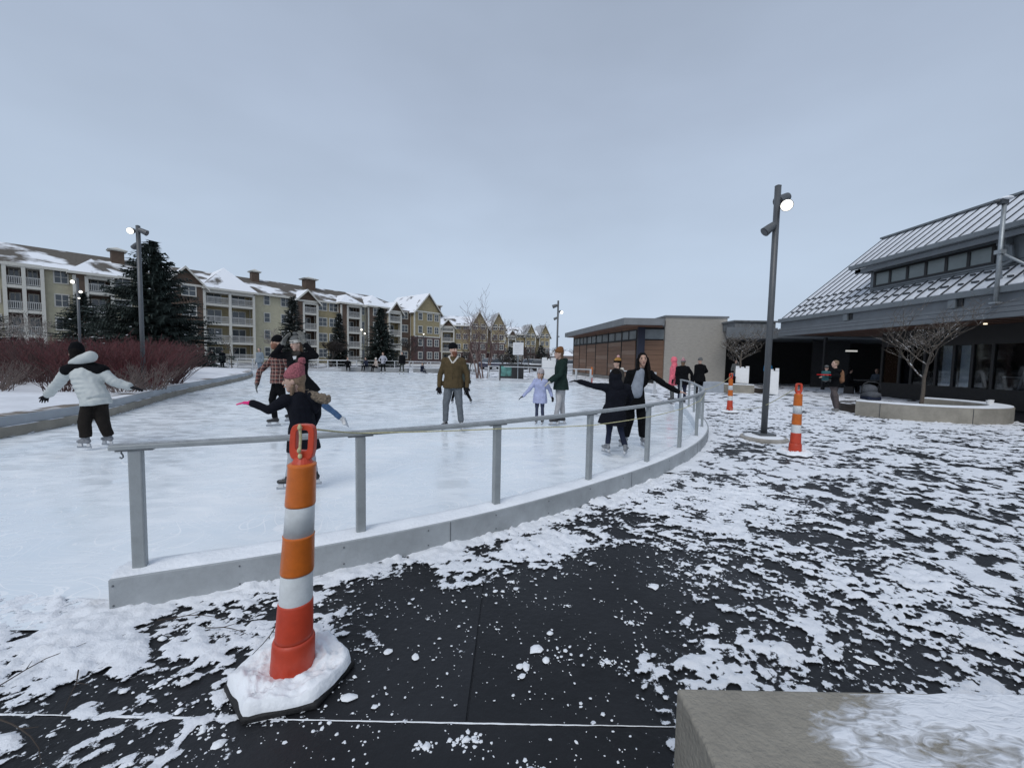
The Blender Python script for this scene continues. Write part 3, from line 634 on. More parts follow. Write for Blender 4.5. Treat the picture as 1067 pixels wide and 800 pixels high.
# second building: facade turned a little more towards the rink
def far_block(loc, rz, L_, label, pat):
    A = thing('apartment_building', label, 'building', loc, rz, None)
    main_roof(A, -4, L_, 11.2, 3.4, 14, m=roof_s2)
    for (s0, s1, d, kind, ws) in pat:
        if kind == 'b': balc_sec(A, s0, s1, d, tan_s, 1, ze=10.6); gable_roof(A, s0, s1, d, 6, 10.6, 2.0)
        elif kind == 'g': wall_sec(A, s0, s1, d, tan_s, wins=[(w, 1.2, 2) for w in ws], ze=11.0, brickf=2, floors=4); gable_roof(A, s0, s1, d, 7, 11.0, 4.2, fm=tan_s)
        else: wall_sec(A, s0, s1, d, tan_s, wins=[(w, 1.2, 2) for w in ws], ze=11.2, brickf=1, floors=4, corner=False)
    return A
A2 = far_block((-24.5, 119, 0), R(16), 22.5, 'tan gabled apartment building with brick base, middle of the three', [(-4, 3.5, 0, 'w', (-2, 1.5)), (3.5, 7.0, 1, 'b', ()), (7.0, 12.0, 0, 'w', (8.5, 10.7)), (12.0, 17.0, 1.6, 'g', (13.3, 15.7)), (17.0, 18.2, 0, 'w', ()), (18.2, 22.5, 1.6, 'g', (19.4, 21.4))])
chimney(A2, 2.5, 5, 12, 17, 2.2)
A3 = far_block((-4.5, 158, 0), R(20), 20.0, 'smallest and farthest tan apartment building at the end of the row', [(-4, 2.6, 0, 'w', (0, 1.5)), (2.6, 5.6, 1, 'b', ()), (5.6, 9.6, 0, 'w', (7, 8.7)), (9.6, 13.8, 1.6, 'g', (10.7, 12.7)), (13.8, 15.6, 0, 'w', ()), (15.6, 20.0, 1.6, 'g', (16.8, 18.8))])

# ================================================================== rink-side pavilion (right)
roof_gray = mat('pavilion_grey_metal', (.17, .19, .205), .5, .10, 3, .05, 30, metal=.2)
roof_dk = mat('pavilion_dark_seam', (.045, .052, .06), .5, .1)
roof_sn = mat('snow_on_metal_roof', (.74, .77, .82), .75, .16, 1.3, .3, 20)
soffit = mat('brown_wood_soffit', (.14, .065, .038), .6, .2, 3, stretch=(1, .1, 1))
blk = mat('near_black_frame', (.012, .012, .013), .45, .1)
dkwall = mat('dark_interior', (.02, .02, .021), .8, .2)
def glass_mat(name, tint, gl=.10):
    M = bpy.data.materials.new(name); M.use_nodes = True; N = M.node_tree; N.nodes.clear(); L = N.links.new
    o = N.nodes.new('ShaderNodeOutputMaterial'); mxs = N.nodes.new('ShaderNodeMixShader'); t = N.nodes.new('ShaderNodeBsdfTransparent'); g_ = N.nodes.new('ShaderNodeBsdfGlossy')
    t.inputs[0].default_value = (*tint, 1); g_.inputs['Roughness'].default_value = .03; f_ = N.nodes.new('ShaderNodeFresnel'); f_.inputs[0].default_value = 1.45
    a = N.nodes.new('ShaderNodeMath'); a.operation = 'ADD'; a.inputs[1].default_value = gl; L(f_.outputs[0], a.inputs[0]); L(a.outputs[0], mxs.inputs[0])
    L(t.outputs[0], mxs.inputs[1]); L(g_.outputs[0], mxs.inputs[2]); L(mxs.outputs[0], o.inputs[0]); return M
gl_m = glass_mat('tinted_glass', (.75, .78, .8), .0)
pav = thing('pavilion', 'long low pavilion with grey standing-seam roof, dormer windows and dark glazed front', 'building', (15.2, 23, 0))
X0, XG, XR = 15.2, 17.8, 20.6; YA, YB = 0.5, 23.0; ZE_, ZR = 4.03, 8.55
ox, oy = 15.2, 23
def pb(mb, name, m_, parent=None, **k):
    mb.v = [(x - ox, y - oy, z) for x, y, z in mb.v]; return mb.build(name, m_, parent or pav, **k)
sl_ = (ZR - ZE_) / (XR - X0)
def rz_(x): return ZE_ + sl_ * (x - X0)
# snowed roof panels between ribs
pan = MB(); w_ = .47; pan.add([(0.05, 0.03, rz_(X0 + .05)), (XR - X0, .03, ZR), (XR - X0, w_ - .03, ZR), (.05, w_ - .03, rz_(X0 + .05)), (0.05, .03, rz_(X0 + .05) - .05), (XR - X0, .03, ZR - .05), (XR - X0, w_ - .03, ZR - .05), (.05, w_ - .03, rz_(X0 + .05) - .05)], [(0, 1, 2, 3), (7, 6, 5, 4), (0, 4, 5, 1), (2, 6, 7, 3), (0, 3, 7, 4), (1, 5, 6, 2)])
pan_me = pan.mesh('roof_panel'); pan_me.materials.append(roof_sn)
rib = MB(); rib.add([(0, -.016, rz_(X0)), (XR - X0, -.016, ZR), (XR - X0, .016, ZR), (0, .016, rz_(X0)), (0, -.016, rz_(X0) + .045), (XR - X0, -.016, ZR + .045), (XR - X0, .016, ZR + .045), (0, .016, rz_(X0) + .045)], [(0, 3, 2, 1), (4, 5, 6, 7), (0, 1, 5, 4), (2, 3, 7, 6), (0, 4, 7, 3), (1, 2, 6, 5)])
rib_me = rib.mesh('roof_seam'); rib_me.materials.append(roof_dk)
nseam = int((YB - YA) / w_)
for i in range(nseam + 1):
    y = YB - i * w_ - oy
    o = link('roof_seam', rib_me, pav); o.location = (0, y, 0)
    if i: o = link('roof_panel', pan_me, pav); o.location = (0, y, 0)
K = MB(); K.add([(X0, YA, ZE_ - .06), (XR, YA, ZR - .06), (XR, YB, ZR - .06), (X0, YB, ZE_ - .06), (X0, YA, ZE_ - .2), (XR, YA, ZR - .2), (XR, YB, ZR - .2), (X0, YB, ZE_ - .2)], [(0, 1, 2, 3), (7, 6, 5, 4), (0, 4, 5, 1), (3, 2, 6, 7), (0, 3, 7, 4), (1, 5, 6, 2)])
pb(K, 'roof_deck', roof_dk)
K = MB(); K.add([(XR + .003, YA, ZR - .06), (XR + 7, YA, ZR - 5.5), (XR + 7, YB, ZR - 5.5), (XR + .003, YB, ZR - .06), (XR + .003, YA, ZR - .25), (XR + 7, YA, ZR - 5.7), (XR + 7, YB, ZR - 5.7), (XR + .003, YB, ZR - .25)], [(3, 2, 1, 0), (4, 5, 6, 7), (0, 1, 5, 4), (3, 7, 6, 2), (0, 4, 7, 3), (1, 2, 6, 5)])
pb(K, 'roof', roof_gray)
K = MB().box(XR - .12, XR + .12, YA, YB + .1, ZR + .02, ZR + .10); pb(K, 'ridge_cap', roof_gray)
# gable wall at the far end under the verge
K = MB(); K.add([(X0 + .3, YB - .2, 3.05), (XR + 5, YB - .2, 3.05), (XR + 5, YB - .2, 4.4), (XR, YB - .2, ZR - .3), (X0 + .3, YB - .2, ZE_ - .2), (X0 + .3, YB - .5, 3.05), (XR + 5, YB - .5, 3.05), (XR + 5, YB - .5, 4.4), (XR, YB - .5, ZR - .3), (X0 + .3, YB - .5, ZE_ - .2)], [(0, 1, 2, 3, 4), (9, 8, 7, 6, 5), (0, 5, 6, 1), (1, 6, 7, 2), (4, 9, 5, 0)])
pb(K, 'gable_wall', roof_gray)
# snow guards: two broken rows of little clamps near the eave
K = MB()
for dx, dz in ((.35, .0), (.75, .0), (1.2, 0)):
    i = 0; y = YA
    while y < YB - .1:
        x = X0 + dx; K.box(x - .03, x + .03, y + .04, y + w_ - .17 - .06 * (i % 3), rz_(x) + .02, rz_(x) + .075); y += w_; i += 1
o = pb(K, 'snow_guard', roof_dk); o['kind'] = 'stuff'
# gutter and deep fascia
K = MB(); K.box(X0 - .16, X0 + .02, YA, YB + .12, ZE_ - .22, ZE_ - .01); bevel(pb(K, 'gutter', roof_gray), .02)
K = MB(); K.box(X0 - .02, X0 + .12, YA, YB + .05, 3.48, ZE_ - .224); pb(K, 'fascia_upper', mat('pavilion_fascia', (.15, .165, .18), .55, .1, 2, .05))
K = MB(); K.box(X0 - .10, X0 + .12, YA, YB + .08, 3.05, 3.476); pb(K, 'fascia_lower', MATS['pavilion_fascia'])
K = MB(); K.box(X0 - .104, X0 - .098, YA, YB, 3.20, 3.22); K.box(X0 - .104, X0 - .098, YA, YB, 3.36, 3.375); pb(K, 'fascia_joint', roof_dk)
for y in (18.2, 13.75, 9.3): K = MB().box(X0 - .06, X0 - .022, y, y + .16, 3.55, 3.80); pb(K, 'scupper', blk); K = MB().box(X0 - .12, X0 - .022, y + .18, y + .42, 3.50, 3.80); pb(K, 'leader_box', roof_gray)
# end fascia on the far gable side
K = MB(); K.box(X0 + .12, XR + 4, YB + .02, YB + .16, 3.05, 4.0); pb(K, 'fascia_upper', roof_gray)
# soffit
K = MB(); K.box(X0 + .12, XR + 4, YA, YB + .02, 3.09, 3.13); pb(K, 'soffit', soffit)
K = MB()
for i in range(36): y = YA + .2 + i * .64; K.box(X0 + .14, XG, y, y + .02, 3.075, 3.088)
pb(K, 'soffit_joint', blk)
# glazed front: frames, mullions, panes; dark shell behind
K = MB(); YG0, YG1 = 2.0, 19.5
K.box(XG - .05, XG + .08, YG0, YG1, .0, .70); pb(K, 'sill_wall', mat('black_brick_base', (.018, .017, .017), .7, .2, 8, .2))
K = MB(); K.box(XG - .04, XG + .06, YG0, YG1, 2.38, 3.088); pb(K, 'header', blk)
edges = [19.42, 18.55, 17.98, 17.42, 16.95, 16.28, 15.62, 14.95, 13.9, 12.7, 11.4, 9.9, 8.4, 6.9, 5.4, 3.9, 2.1]
for i, y in enumerate(edges):
    K = MB().box(XG - .06, XG + .06, y - .05, y + .05, .703, 2.377); pb(K, 'mullion', blk)
for a, b_ in zip(edges, edges[1:]):
    K = MB().box(XG - .006, XG + .006, b_ + .05, a - .05, .705, 2.375); pb(K, 'pane', gl_m)
shm = mat('grey_blue_blind', (.55, .62, .70), .8, .08, 4)
for a, b_ in ((18.42, 18.07), (17.88, 17.50), (16.88, 16.36), (16.2, 15.7)):
    K = MB().box(XG + .16, XG + .19, b_, a, .72, 2.36); pb(K, 'window_blind', shm)
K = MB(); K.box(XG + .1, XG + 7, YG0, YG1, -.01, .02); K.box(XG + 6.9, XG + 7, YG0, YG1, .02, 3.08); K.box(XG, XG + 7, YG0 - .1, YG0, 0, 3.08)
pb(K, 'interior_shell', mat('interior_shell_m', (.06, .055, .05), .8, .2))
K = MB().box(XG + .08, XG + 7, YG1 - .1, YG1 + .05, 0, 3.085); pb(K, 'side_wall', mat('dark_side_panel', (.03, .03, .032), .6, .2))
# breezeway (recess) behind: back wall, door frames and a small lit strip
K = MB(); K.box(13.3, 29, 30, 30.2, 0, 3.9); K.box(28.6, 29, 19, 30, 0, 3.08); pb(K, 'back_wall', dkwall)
K = MB().box(18.2, 18.34, 23.6, 23.74, 0, 3.08); pb(K, 'column', MATS['dark_side_panel']); K = MB().box(19.6, 22.0, 26.4, 26.5, 0, 3.05); pb(K, 'partition', MATS['dark_side_panel'])
K = MB().box(20.6, 21.3, 25.0, 25.05, 2.32, 2.42); pb(K, 'light_strip', mat('dim_strip_light', (.8, .8, .75), .5, emit=(1, .97, .9), estr=.35))
K = MB().box(16.95, 17.03, 14.6, 14.66, 3.04, 3.085); pb(K, 'soffit_light', mat('soffit_lamp', (.9, .8, .6), .5, emit=(1, .85, .6), estr=1.4))
# dormer
XD = 16.12; YD0, YD1 = 4.0, 18.5
zb = rz_(XD)
K = MB(); K.add([(XD, YD0, zb - .1), (XD, YD1, zb - .1), (XD, YD1, 5.72), (XD, YD0, 5.72), (19.0, YD0, rz_(19) - .1), (19.0, YD1, rz_(19) - .1), (18.2, YD1, 6.5), (18.2, YD0, 6.5)], [(0, 1, 2, 3), (1, 5, 6, 2), (0, 3, 7, 4), (3, 2, 6, 7), (4, 7, 6, 5), (0, 4, 5, 1)])
pb(K, 'dormer_wall', roof_gray)
K = MB()
for i in range(3): K.box(XD - .02, XD - .003, YD0 + .1, YD1 - .05, 4.99 - .09 * i - .02, 4.99 - .09 * i)
pb(K, 'siding_joint', roof_dk)
K = MB(); XF = 15.5
K.add([(XF, YD0 - .4, 5.97), (XF, YD1 + .35, 5.97), (18.35, YD1 + .35, 6.70), (18.35, YD0 - .4, 6.70), (XF, YD0 - .4, 5.81), (XF, YD1 + .35, 5.81), (18.35, YD1 + .35, 6.54), (18.35, YD0 - .4, 6.54)], [(0, 3, 2, 1), (4, 5, 6, 7), (0, 1, 5, 4), (1, 2, 6, 5), (2, 3, 7, 6), (3, 0, 4, 7)])
pb(K, 'dormer_roof', roof_gray)
K = MB(); K.box(XF - .12, XF - .003, YD0 - .4, YD1 + .38, 5.83, 6.01); bevel(pb(K, 'dormer_gutter', roof_gray), .02)
K = MB(); K.box(XF + .05, XF + .15, YD0 - .3, YD1 + .2, 5.62, 5.805); K.box(XF + .05, XD, YD1 - .1, YD1 + .18, 5.65, 5.802); pb(K, 'dormer_fascia', MATS['pavilion_fascia'])
K = MB()
y = YD0
while y < YD1 + .2: K.box(XF - .02, XF + .5, y, y + .27, 6.0, 6.035); y += .37
o = pb(K, 'snow_strip', roof_sn); o['kind'] = 'stuff'
K = MB(); K.box(XD - .05, XD + .06, 13.75, 18.3, 5.56, 5.64); K.box(XD - .05, XD + .06, 13.75, 18.3, 4.99, 5.05)
dw = [18.25, 17.52, 16.76, 16.02, 15.28, 14.54, 13.8]
for y in dw: K.box(XD - .048, XD + .05, y - .05, y + .05, 5.052, 5.558)
fr_ = pb(K, 'dormer_window', blk)
dgm = mat('dormer_glass', (.17, .20, .20), .25, .1, 1, spec=.7)
for a, b_ in zip(dw, dw[1:]): K = MB().box(XD - .02, XD - .004, b_ + .05, a - .05, 5.052, 5.558); pb(K, 'pane', dgm, fr_)
# downpipe by the dormer
K = MB(); K.box(XD - .25, XD - .02, 13.3, 13.56, 5.5, 5.8); K.tube([(XD - .12, 13.43, 5.55), (XD - .12, 13.25, 5.4), (XD - .1, 13.2, 4.95), (XD - .2, 13.5, 4.78)], .07, 8); pb(K, 'downpipe', roof_gray)
# link canopy running to the brick block
K = MB(); K.prism([(13.15, 24.95), (29, 24.95), (29, 33), (14.62, 33), (14.62, 27.9)], 3.10, 3.60); K.prism([(13.1, 24.84), (16.2, 24.84), (16.2, 24.945), (13.15, 24.945)], 3.02, 3.68); pb(K, 'link_roof', MATS['pavilion_fascia'])
K = MB(); K.box(14.2, 16.8, 26, 28, 3.6, 4.12); K.box(14.1, 16.9, 25.9, 28.1, 4.12, 4.22); pb(K, 'roof_unit', mat('stone_clad', (.16, .17, .18), .9, .3, 5, .5, 12, snow=1.1))

# galvanised mast on the canopy edge
gal = mat('galvanised_steel', (.33, .36, .38), .45, .15, 9, metal=.5)
ms = thing('roof_mast', 'galvanised steel mast with a small camera braced on the pavilion eave', 'mast', (15.0, 12.7, 3.5))
MB().tube([(0, 0, 0), (0, 0, 3.0)], .055, 10).build('pole', gal, ms, smooth=True)
K = MB(); K.tube([(0, 0, 1.55), (.9, -.8, .55)], .04, 8); K.tube([(0, 0, 1.55), (.75, .5, .6)], .03, 8); K.build('brace', gal, ms, smooth=True)
K = MB(); K.box(-.1, .1, -.1, .1, -.02, .03); K.box(-.09, .09, -.09, .09, 1.5, 1.62); K.build('clamp_plate', gal, ms)
K = MB(); K.box(-.16, .06, -.07, .07, 3.0, 3.14); K.tube([(-.1, 0, 3.1), (-.25, .06, 3.08)], .05, 8); K.build('camera_head', roof_dk, ms)
MB().ell((.02, -.03, 3.17), (.17, .14, .06)).build('snow_cap', snow_m, ms, smooth=True)

# ================================================================== wood-panelled building in the centre
wd = mat('cedar_boards', (.185, .105, .066), .6, .22, 2.2, .3, 14, stretch=(.25, .25, 9))
wd2 = mat('pale_cedar_boards', (.235, .155, .11), .6, .22, 2.2, .3, 14, stretch=(.25, .25, 9))
navy = mat('navy_column_paint', (.012, .016, .035), .5, .1)
wb = thing('wood_panel_building', 'low cedar-panelled building with clerestory windows and a beige brick end block', 'building', (9.4, 29.5, 0))
ox, oy = 9.4, 29.5
# left facade from corner (9.06,29.5) back to (6.47,43)
cA = Vector((8.52, 27.8)); cB = Vector((6.25, 41.5)); ud = (cB - cA).normalized(); nd = Vector((-ud.y, ud.x)) ; nd = nd if nd.x < 0 else -nd
Lw = (cB - cA).length
def qd(mb, a, b_, z0, z1, d0, d1):
    """box along the left facade: a..b along, d outward"""
    vs = []
    for z in (z0, z1):
        for d in (d0, d1):
            for t in (a, b_):
                p = cA + ud * t + nd * d; vs.append((p.x, p.y, z))
    return mb.add(vs, [(0, 2, 3, 1), (4, 5, 7, 6), (0, 1, 5, 4), (2, 6, 7, 3), (0, 4, 6, 2), (1, 3, 7, 5)])
bays = [0.2, 2.45, 5.0, 7.7, 10.0, 12.0, Lw]
K = MB(); qd(K, 0, Lw, 0, 3.85, -.35, -.06); pb(K, 'wall', dkwall, wb)
for i, (a, b_) in enumerate(zip(bays, bays[1:])):
    n = 8; h = 2.62 / n
    for k_ in range(n):
        K = MB(); qd(K, a + .05, b_ - .05, .30 + k_ * h, .30 + (k_ + 1) * h - .012, -.055, .0); pb(K, 'cedar_board', wd if (i + k_ * 2) % 5 else wd2, wb)
    K = MB(); qd(K, b_ - .045, b_ + .045, .05, 3.85, -.055, .03); pb(K, 'post', blk, wb)
    for q in (0, 1):
        m0 = a + (b_ - a) * q / 2; m1 = a + (b_ - a) * (q + 1) / 2
        K = MB(); qd(K, m0 + .05, m1 - .05, 3.04, 3.60, -.05, -.03); f2 = pb(K, 'window', mat('clerestory_glass', (.24, .27, .28), .12, .3, .5, spec=.9), wb)
        K = MB(); qd(K, m1 - .05, m1 + .04, 2.95, 3.66, -.05, .01); pb(K, 'mullion', blk, wb)
K = MB(); qd(K, 0, Lw, 2.94, 3.02, -.05, .02); qd(K, 0, Lw, 3.61, 3.68, -.05, .02); pb(K, 'window_frame', blk, wb)
K = MB(); qd(K, 0, Lw, 3.69, 3.9, -.05, .015); pb(K, 'timber_header', wd, wb)
K = MB(); qd(K, 0, Lw, 0, .28, -.05, .06); pb(K, 'plinth', mat('plinth_concrete', (.2, .19, .18), .8, .2, 3), wb)
# short front facet with the same cladding
for k_ in range(8): K = MB().box(9.0, 10.31, 27.62, 27.69, .3 + k_ * .33, .3 + (k_ + 1) * .33 - .012); pb(K, 'cedar_board', wd, wb)
K = MB(); K.box(8.9, 10.3, 27.7, 28.0, 0, 3.95); pb(K, 'wall', dkwall, wb)
K = MB().box(9.0, 10.31, 27.63, 27.69, 3.02, 3.68); pb(K, 'window', MATS['clerestory_glass'], wb)
K = MB().box(8.48, 8.93, 27.4, 27.66, 0, 3.95); pb(K, 'column', navy, wb)
# slab roof with splayed tip
K = MB(); poly = [(7.15, 26.2), (9.75, 26.2), (10.24, 27.41), (10.24, 42.3), (5.42, 42.3)]
K.prism(poly, 3.84, 4.27); pb(K, 'roof', mat('grey_roof_edge', (.17, .18, .19), .55, .12, 2), wb)
K = MB(); K.prism([(7.35, 26.4), (9.7, 26.4), (10.2, 27.6), (10.2, 42.1), (5.65, 42.1)], 3.80, 3.836); pb(K, 'soffit', soffit, wb)
# beige brick block built in visible long courses
bk = mat('beige_long_brick', (.42, .395, .355), .85, .16, 6, .3, 40, stretch=(.6, 1, 5))
lap(bk, .10, .9)
K = MB(); K.box(10.32, 14.5, 27.5, 33, 0, 4.5); pb(K, 'brick_block', bk, wb)
K = MB(); K.box(10.26, 14.57, 27.42, 33.05, 4.503, 4.62); pb(K, 'coping', MATS['grey_roof_edge'], wb)

# ================================================================== lamp posts
pole_m = mat('grey_lamp_pole', (.085, .092, .10), .4, .1, 4, .03)
lit = mat('lit_lens', (.9, .9, .85), .4, emit=(1, .93, .80), estr=1.6)
unlit = mat('unlit_lens', (.04, .04, .045), .2)
def lamp_post(label, loc, heads, H=4.95, base=True, far=False):
    t_ = thing('lamp_post', label, 'lamp post', loc, 0, 'lamp posts round the rink')
    MB().tube([(0, 0, .08), (0, 0, H)], .055, 12).build('pole', pole_m, t_, smooth=True)
    MB().lathe([(.056, H - .003), (.058, H + .01), (.02, H + .03)], 12).build('pole_cap', pole_m, t_)
    if base:
        o = MB().lathe([(.41, -.02), (.41, .05), (.39, .07), (.05, .075)], 28).build('footing', mat('footing_concrete', (.33, .31, .28), .85, .2, 5, .3, 40), t_)
        vs = MB(); vs.lathe([(.36, .072), (.31, .088), (.2, .10), (.12, .1)], 24); vs.build('snow_cap', snow_m, t_, smooth=True)
        K = MB(); K.box(-.15, .15, -.15, .15, .105, .14); K.build('base_plate', pole_m, t_)
    for (z, an, fa_, tilt, on, s) in heads:
        d = Vector((math.cos(R(an)), math.sin(R(an)), 0)); fd = Vector((math.cos(R(fa_)), math.sin(R(fa_)), 0)); ax = (fd * math.cos(R(tilt)) + Vector((0, 0, math.sin(R(tilt))))).normalized()
        c = Vector((0, 0, z)) + d * .17 * s
        arm = MB(); arm.tube([(0, 0, z), tuple(Vector((0, 0, z)) + d * .12), tuple(c + Vector((0, 0, -.02)))], .02 * s, 6); arm.build('lamp_arm', pole_m, t_)
        hd = MB(); hd.tube([c - ax * .14 * s, c - ax * .12 * s, c - ax * .02 * s, c + ax * .12 * s, c + ax * .135 * s], [.045 * s, .075 * s, .09 * s, .105 * s, .108 * s], 14)
        h_ = hd.build('lamp_head', pole_m, t_, smooth=False)
        ln = MB(); ln.tube([c + ax * .137 * s, c + ax * .15 * s], [.098 * s, .085 * s], 14); ln.build('lens', lit if on else unlit, h_)
    return t_
lamp_post('tall grey lamp post on a round concrete footing beside the orange posts', (4.92, 7.78, 0), [(4.42, -58, 238, -24, True, .98), (4.60, 25, 195, -30, False, 1.0), (4.02, 195, 178, -40, False, .85)], 4.80)
lamp_post('grey lamp post standing before the big spruce at left', (-10.9, 11.9, .1), [(4.86, 195, 290, -18, True, .85), (4.86, 0, 20, -25, False, .8), (4.45, 170, 160, -30, False, .7)], 5.0, base=False)
lamp_post('lamp post with three heads behind the red shrubs far left', (-21.4, 20, .1), [(4.75, 180, 290, -12, True, .9), (4.3, 0, 330, -30, True, .7), (4.0, -20, 320, -50, True, .5)], 4.9, base=False)
lamp_post('slim lamp post behind the green-jacketed woman', (2.72, 24.8, 0), [(4.75, 175, 175, -20, False, 1.1), (4.4, 0, 290, -20, True, 1.0), (4.0, 180, 180, -30, False, .8), (2.9, 0, 0, 0, False, .4)], 5.05)
lamp_post('distant lamp post beside the conifer with two lit heads', (-19.9, 54, 0), [(5.0, 200, 280, -10, True, 1.3), (4.5, -10, 280, -10, True, 1.2)], 5.3, base=False)
lamp_post('distant lamp post left of the brown jacket man', (-13.2, 60, 0), [(4.9, -80, 280, -10, True, 1.0)], 5.1, base=False)

# ================================================================== orange channeliser posts
or_r = mat('orange_red_plastic', (.50, .050, .018), .42, .14, 8, .06, 60); or_b = mat('orange_reflective', (.56, .135, .014), .35, .12, 14, .05, 120)
wh_b = mat('white_reflective', (.60, .63, .64), .35, .1, 14, .05, 120); rub = mat('black_rubber', (.012, .012, .013), .7, .2, 20, .3, 80)
def chan_post(label, loc, lean=(0, 0), rot=0, snow=1.0):
    t_ = thing('channelizer_post', label, 'traffic post', loc, 0, 'orange and white channelizer posts')
    hx_ = MB(); n = 6; prof = [(.272, .0), (.272, .022), (.23, .05), (.12, .055)]
    hx_.lathe(prof, n); hx_.v = [(x * math.cos(rot) - y * .92 * math.sin(rot), x * math.sin(rot) + y * .92 * math.cos(rot), z) for x, y, z in hx_.v]
    bevel(hx_.build('rubber_base', rub, t_), .006)
    # snow heaped on the base
    Vv = []; Ff = []; na, nr = 72, 20
    for i in range(nr + 1):
        for k in range(na):
            q = 2 * PI * k / na; hexr = .238 / max(.866, math.cos(((q - rot) % (PI / 3)) - PI / 6) if True else 1)
            rr2 = hexr * (.96 + .07 * mnoise.noise(Vector((math.cos(q) * 2.2, math.sin(q) * 2.2, loc[0])))) * (.30 + .70 * i / nr)
            h = .052 + (.030 + .034 * snow * mnoise.noise(Vector((math.cos(q) * rr2 * 13, math.sin(q) * rr2 * 13, loc[1]))) + .022 * mnoise.noise(Vector((math.cos(q) * rr2 * 45, math.sin(q) * rr2 * 45, 2)))) * math.sin(PI * min(1, (1 - i / nr) * .9 + .12)) ** .6
            if i == nr: h = .03
            Vv.append((rr2 * math.cos(q), rr2 * math.sin(q) * .94, max(.02, h)))
    for i in range(nr):
        for k in range(na): Ff.append((i * na + k, (i + 1) * na + k, (i + 1) * na + (k + 1) % na, i * na + (k + 1) % na))
    MB().add(Vv, Ff).build('snow_cap', snow_m, t_, smooth=True)
    sh = lambda p: (p[0] + lean[0] * p[2], p[1] + lean[1] * p[2], p[2])
    def band(name, prof, m_):
        K = MB().lathe(prof, 32); K.v = [sh(p) for p in K.v]; return K.build(name, m_, t_, smooth=False)
    def sm(o):
        for p in o.data.polygons: p.use_smooth = abs(p.normal.z) < .5
        return o
    sm(band('foot_collar', [(.090, .04), (.092, .06), (.088, .185), (.083, .197), (.079, .20)], or_r))
    sm(band('lower_tube', [(.080, .19), (.078, .22), (.073, .362), (.070, .372), (.064, .374)], or_r))
    sm(band('white_band', [(.0705, .362), (.0695, .372), (.066, .518), (.064, .522)], wh_b))
    sm(band('orange_band', [(.068, .505), (.0695, .514), (.0645, .668), (.066, .676), (.060, .68)], or_b))
    sm(band('white_band', [(.0625, .67), (.0595, .822), (.056, .826)], wh_b))
    sm(band('orange_band', [(.061, .812), (.0625, .820), (.0575, .985), (.059, .996), (.05, 1.002)], or_b))
    # handle loop: flat rounded bar with a slot
    K = MB(); K.tube([(0, 0, .99), (0, 0, 1.03)], [.05, .030], 20)
    outer = []; inner = []
    for q in range(0, 361, 15):
        a = R(q); outer.append((.054 * math.copysign(abs(math.cos(a)) ** .42, math.cos(a)), .080 * math.copysign(abs(math.sin(a)) ** .6, math.sin(a))))
        inner.append((.027 * math.copysign(abs(math.cos(a)) ** .3, math.cos(a)), .008 + .046 * math.copysign(abs(math.sin(a)) ** .4, math.sin(a))))
    vs = []; n = len(outer)
    for y in (-.016, .016):
        for P_ in (outer, inner): vs += [(x, y, 1.095 + z) for x, z in P_]
    fs = []
    for k in range(n - 1): fs += [(k, k + 1, n + k + 1, n + k), (2 * n + k, 3 * n + k, 3 * n + k + 1, 2 * n + k + 1), (k, 2 * n + k, 2 * n + k + 1, k + 1), (n + k, n + k + 1, 3 * n + k + 1, 3 * n + k)]
    K.add(vs, fs); K.v = [sh(p) for p in K.v]; bevel(K.build('handle_loop', or_r, t_), .004)
    return t_
chan_post('orange and white channelizer post nearest the camera with snow heaped on its black base', (-.985, 1.765, .002), (.060, 0), .3)
chan_post('orange and white channelizer post just right of the tall lamp post', (4.62, 6.48, .005), (-.002, 0), .6, .6)
chan_post('orange and white channelizer post between the rail end and the far planter', (6.5, 11.95, .005), (-.01, 0), .2, .6)
# a far orange tube marker behind the rink
fm = thing('tube_marker', 'far orange and white tube marker before the cedar wall', 'traffic post', (4.75, 24.1, 0))
MB().lathe([(.2, 0), (.18, .06), (.07, .08), (.06, .45)], 14).build('lower_tube', or_r, fm); MB().lathe([(.06, .452), (.06, .62)], 14).build('white_band', wh_b, fm); MB().lathe([(.06, .622), (.055, 1.0), (.03, 1.1)], 14).build('upper_tube', or_b, fm)

# ropes
rope_m = mat('yellow_white_rope', (.55, .52, .30), .8, .3, 60)
def rope(pts, label, r=.005, sag=0.0, knots=()):
    P_ = []
    for a, b_ in zip(pts, pts[1:]):
        a, b_ = Vector(a), Vector(b_); n = 14
        for i in range(n): t_ = i / n; p = a.lerp(b_, t_); p.z -= sag * 4 * t_ * (1 - t_) * (b_ - a).length / 3; P_.append(p)
    P_.append(Vector(pts[-1])); K = MB().tube(P_, r, 6)
    for k in knots: K.ell(k, (.009, .010, .013), 8, 5)
    return tag(K.build('rope', rope_m, smooth=True), label, 'rope')
hz = .96
p1 = (-.917, 1.74, 1.165)
def rc(px_, py_, z, d=-.05):
    i = near_i(px_, py_); a = RC[i]; b_ = RC[min(i + 1, len(RC) - 1)]; t_ = Vector((b_[0] - a[0], b_[1] - a[1])).normalized(); return (a[0] - t_.y * d * -1 * -1, a[1] + t_.x * d, z)
rope([p1, rc(-1.09, 2.86, .935, -.045), rc(-.13, 3.5, .88, -.045), rc(.79, 4.28, .80, -.045), rc(1.7, 5.14, .79, -.045), rc(2.48, 6.0, .80, -.045), rc(3.19, 6.95, .83, -.045), rc(3.8, 8.0, .90, -.04)], 'pale yellow rope strung along the outer side of the curved handrail', .005, .01)
rope([(-.918, 1.735, 1.18), (-.914, 1.733, 1.12), (-.920, 1.735, 1.06)], 'yellow rope knotted through the handle of the nearest orange post', .006, 0, [(-.918, 1.733, 1.165), (-.920, 1.731, 1.065), (-.918, 1.733, 1.04)])
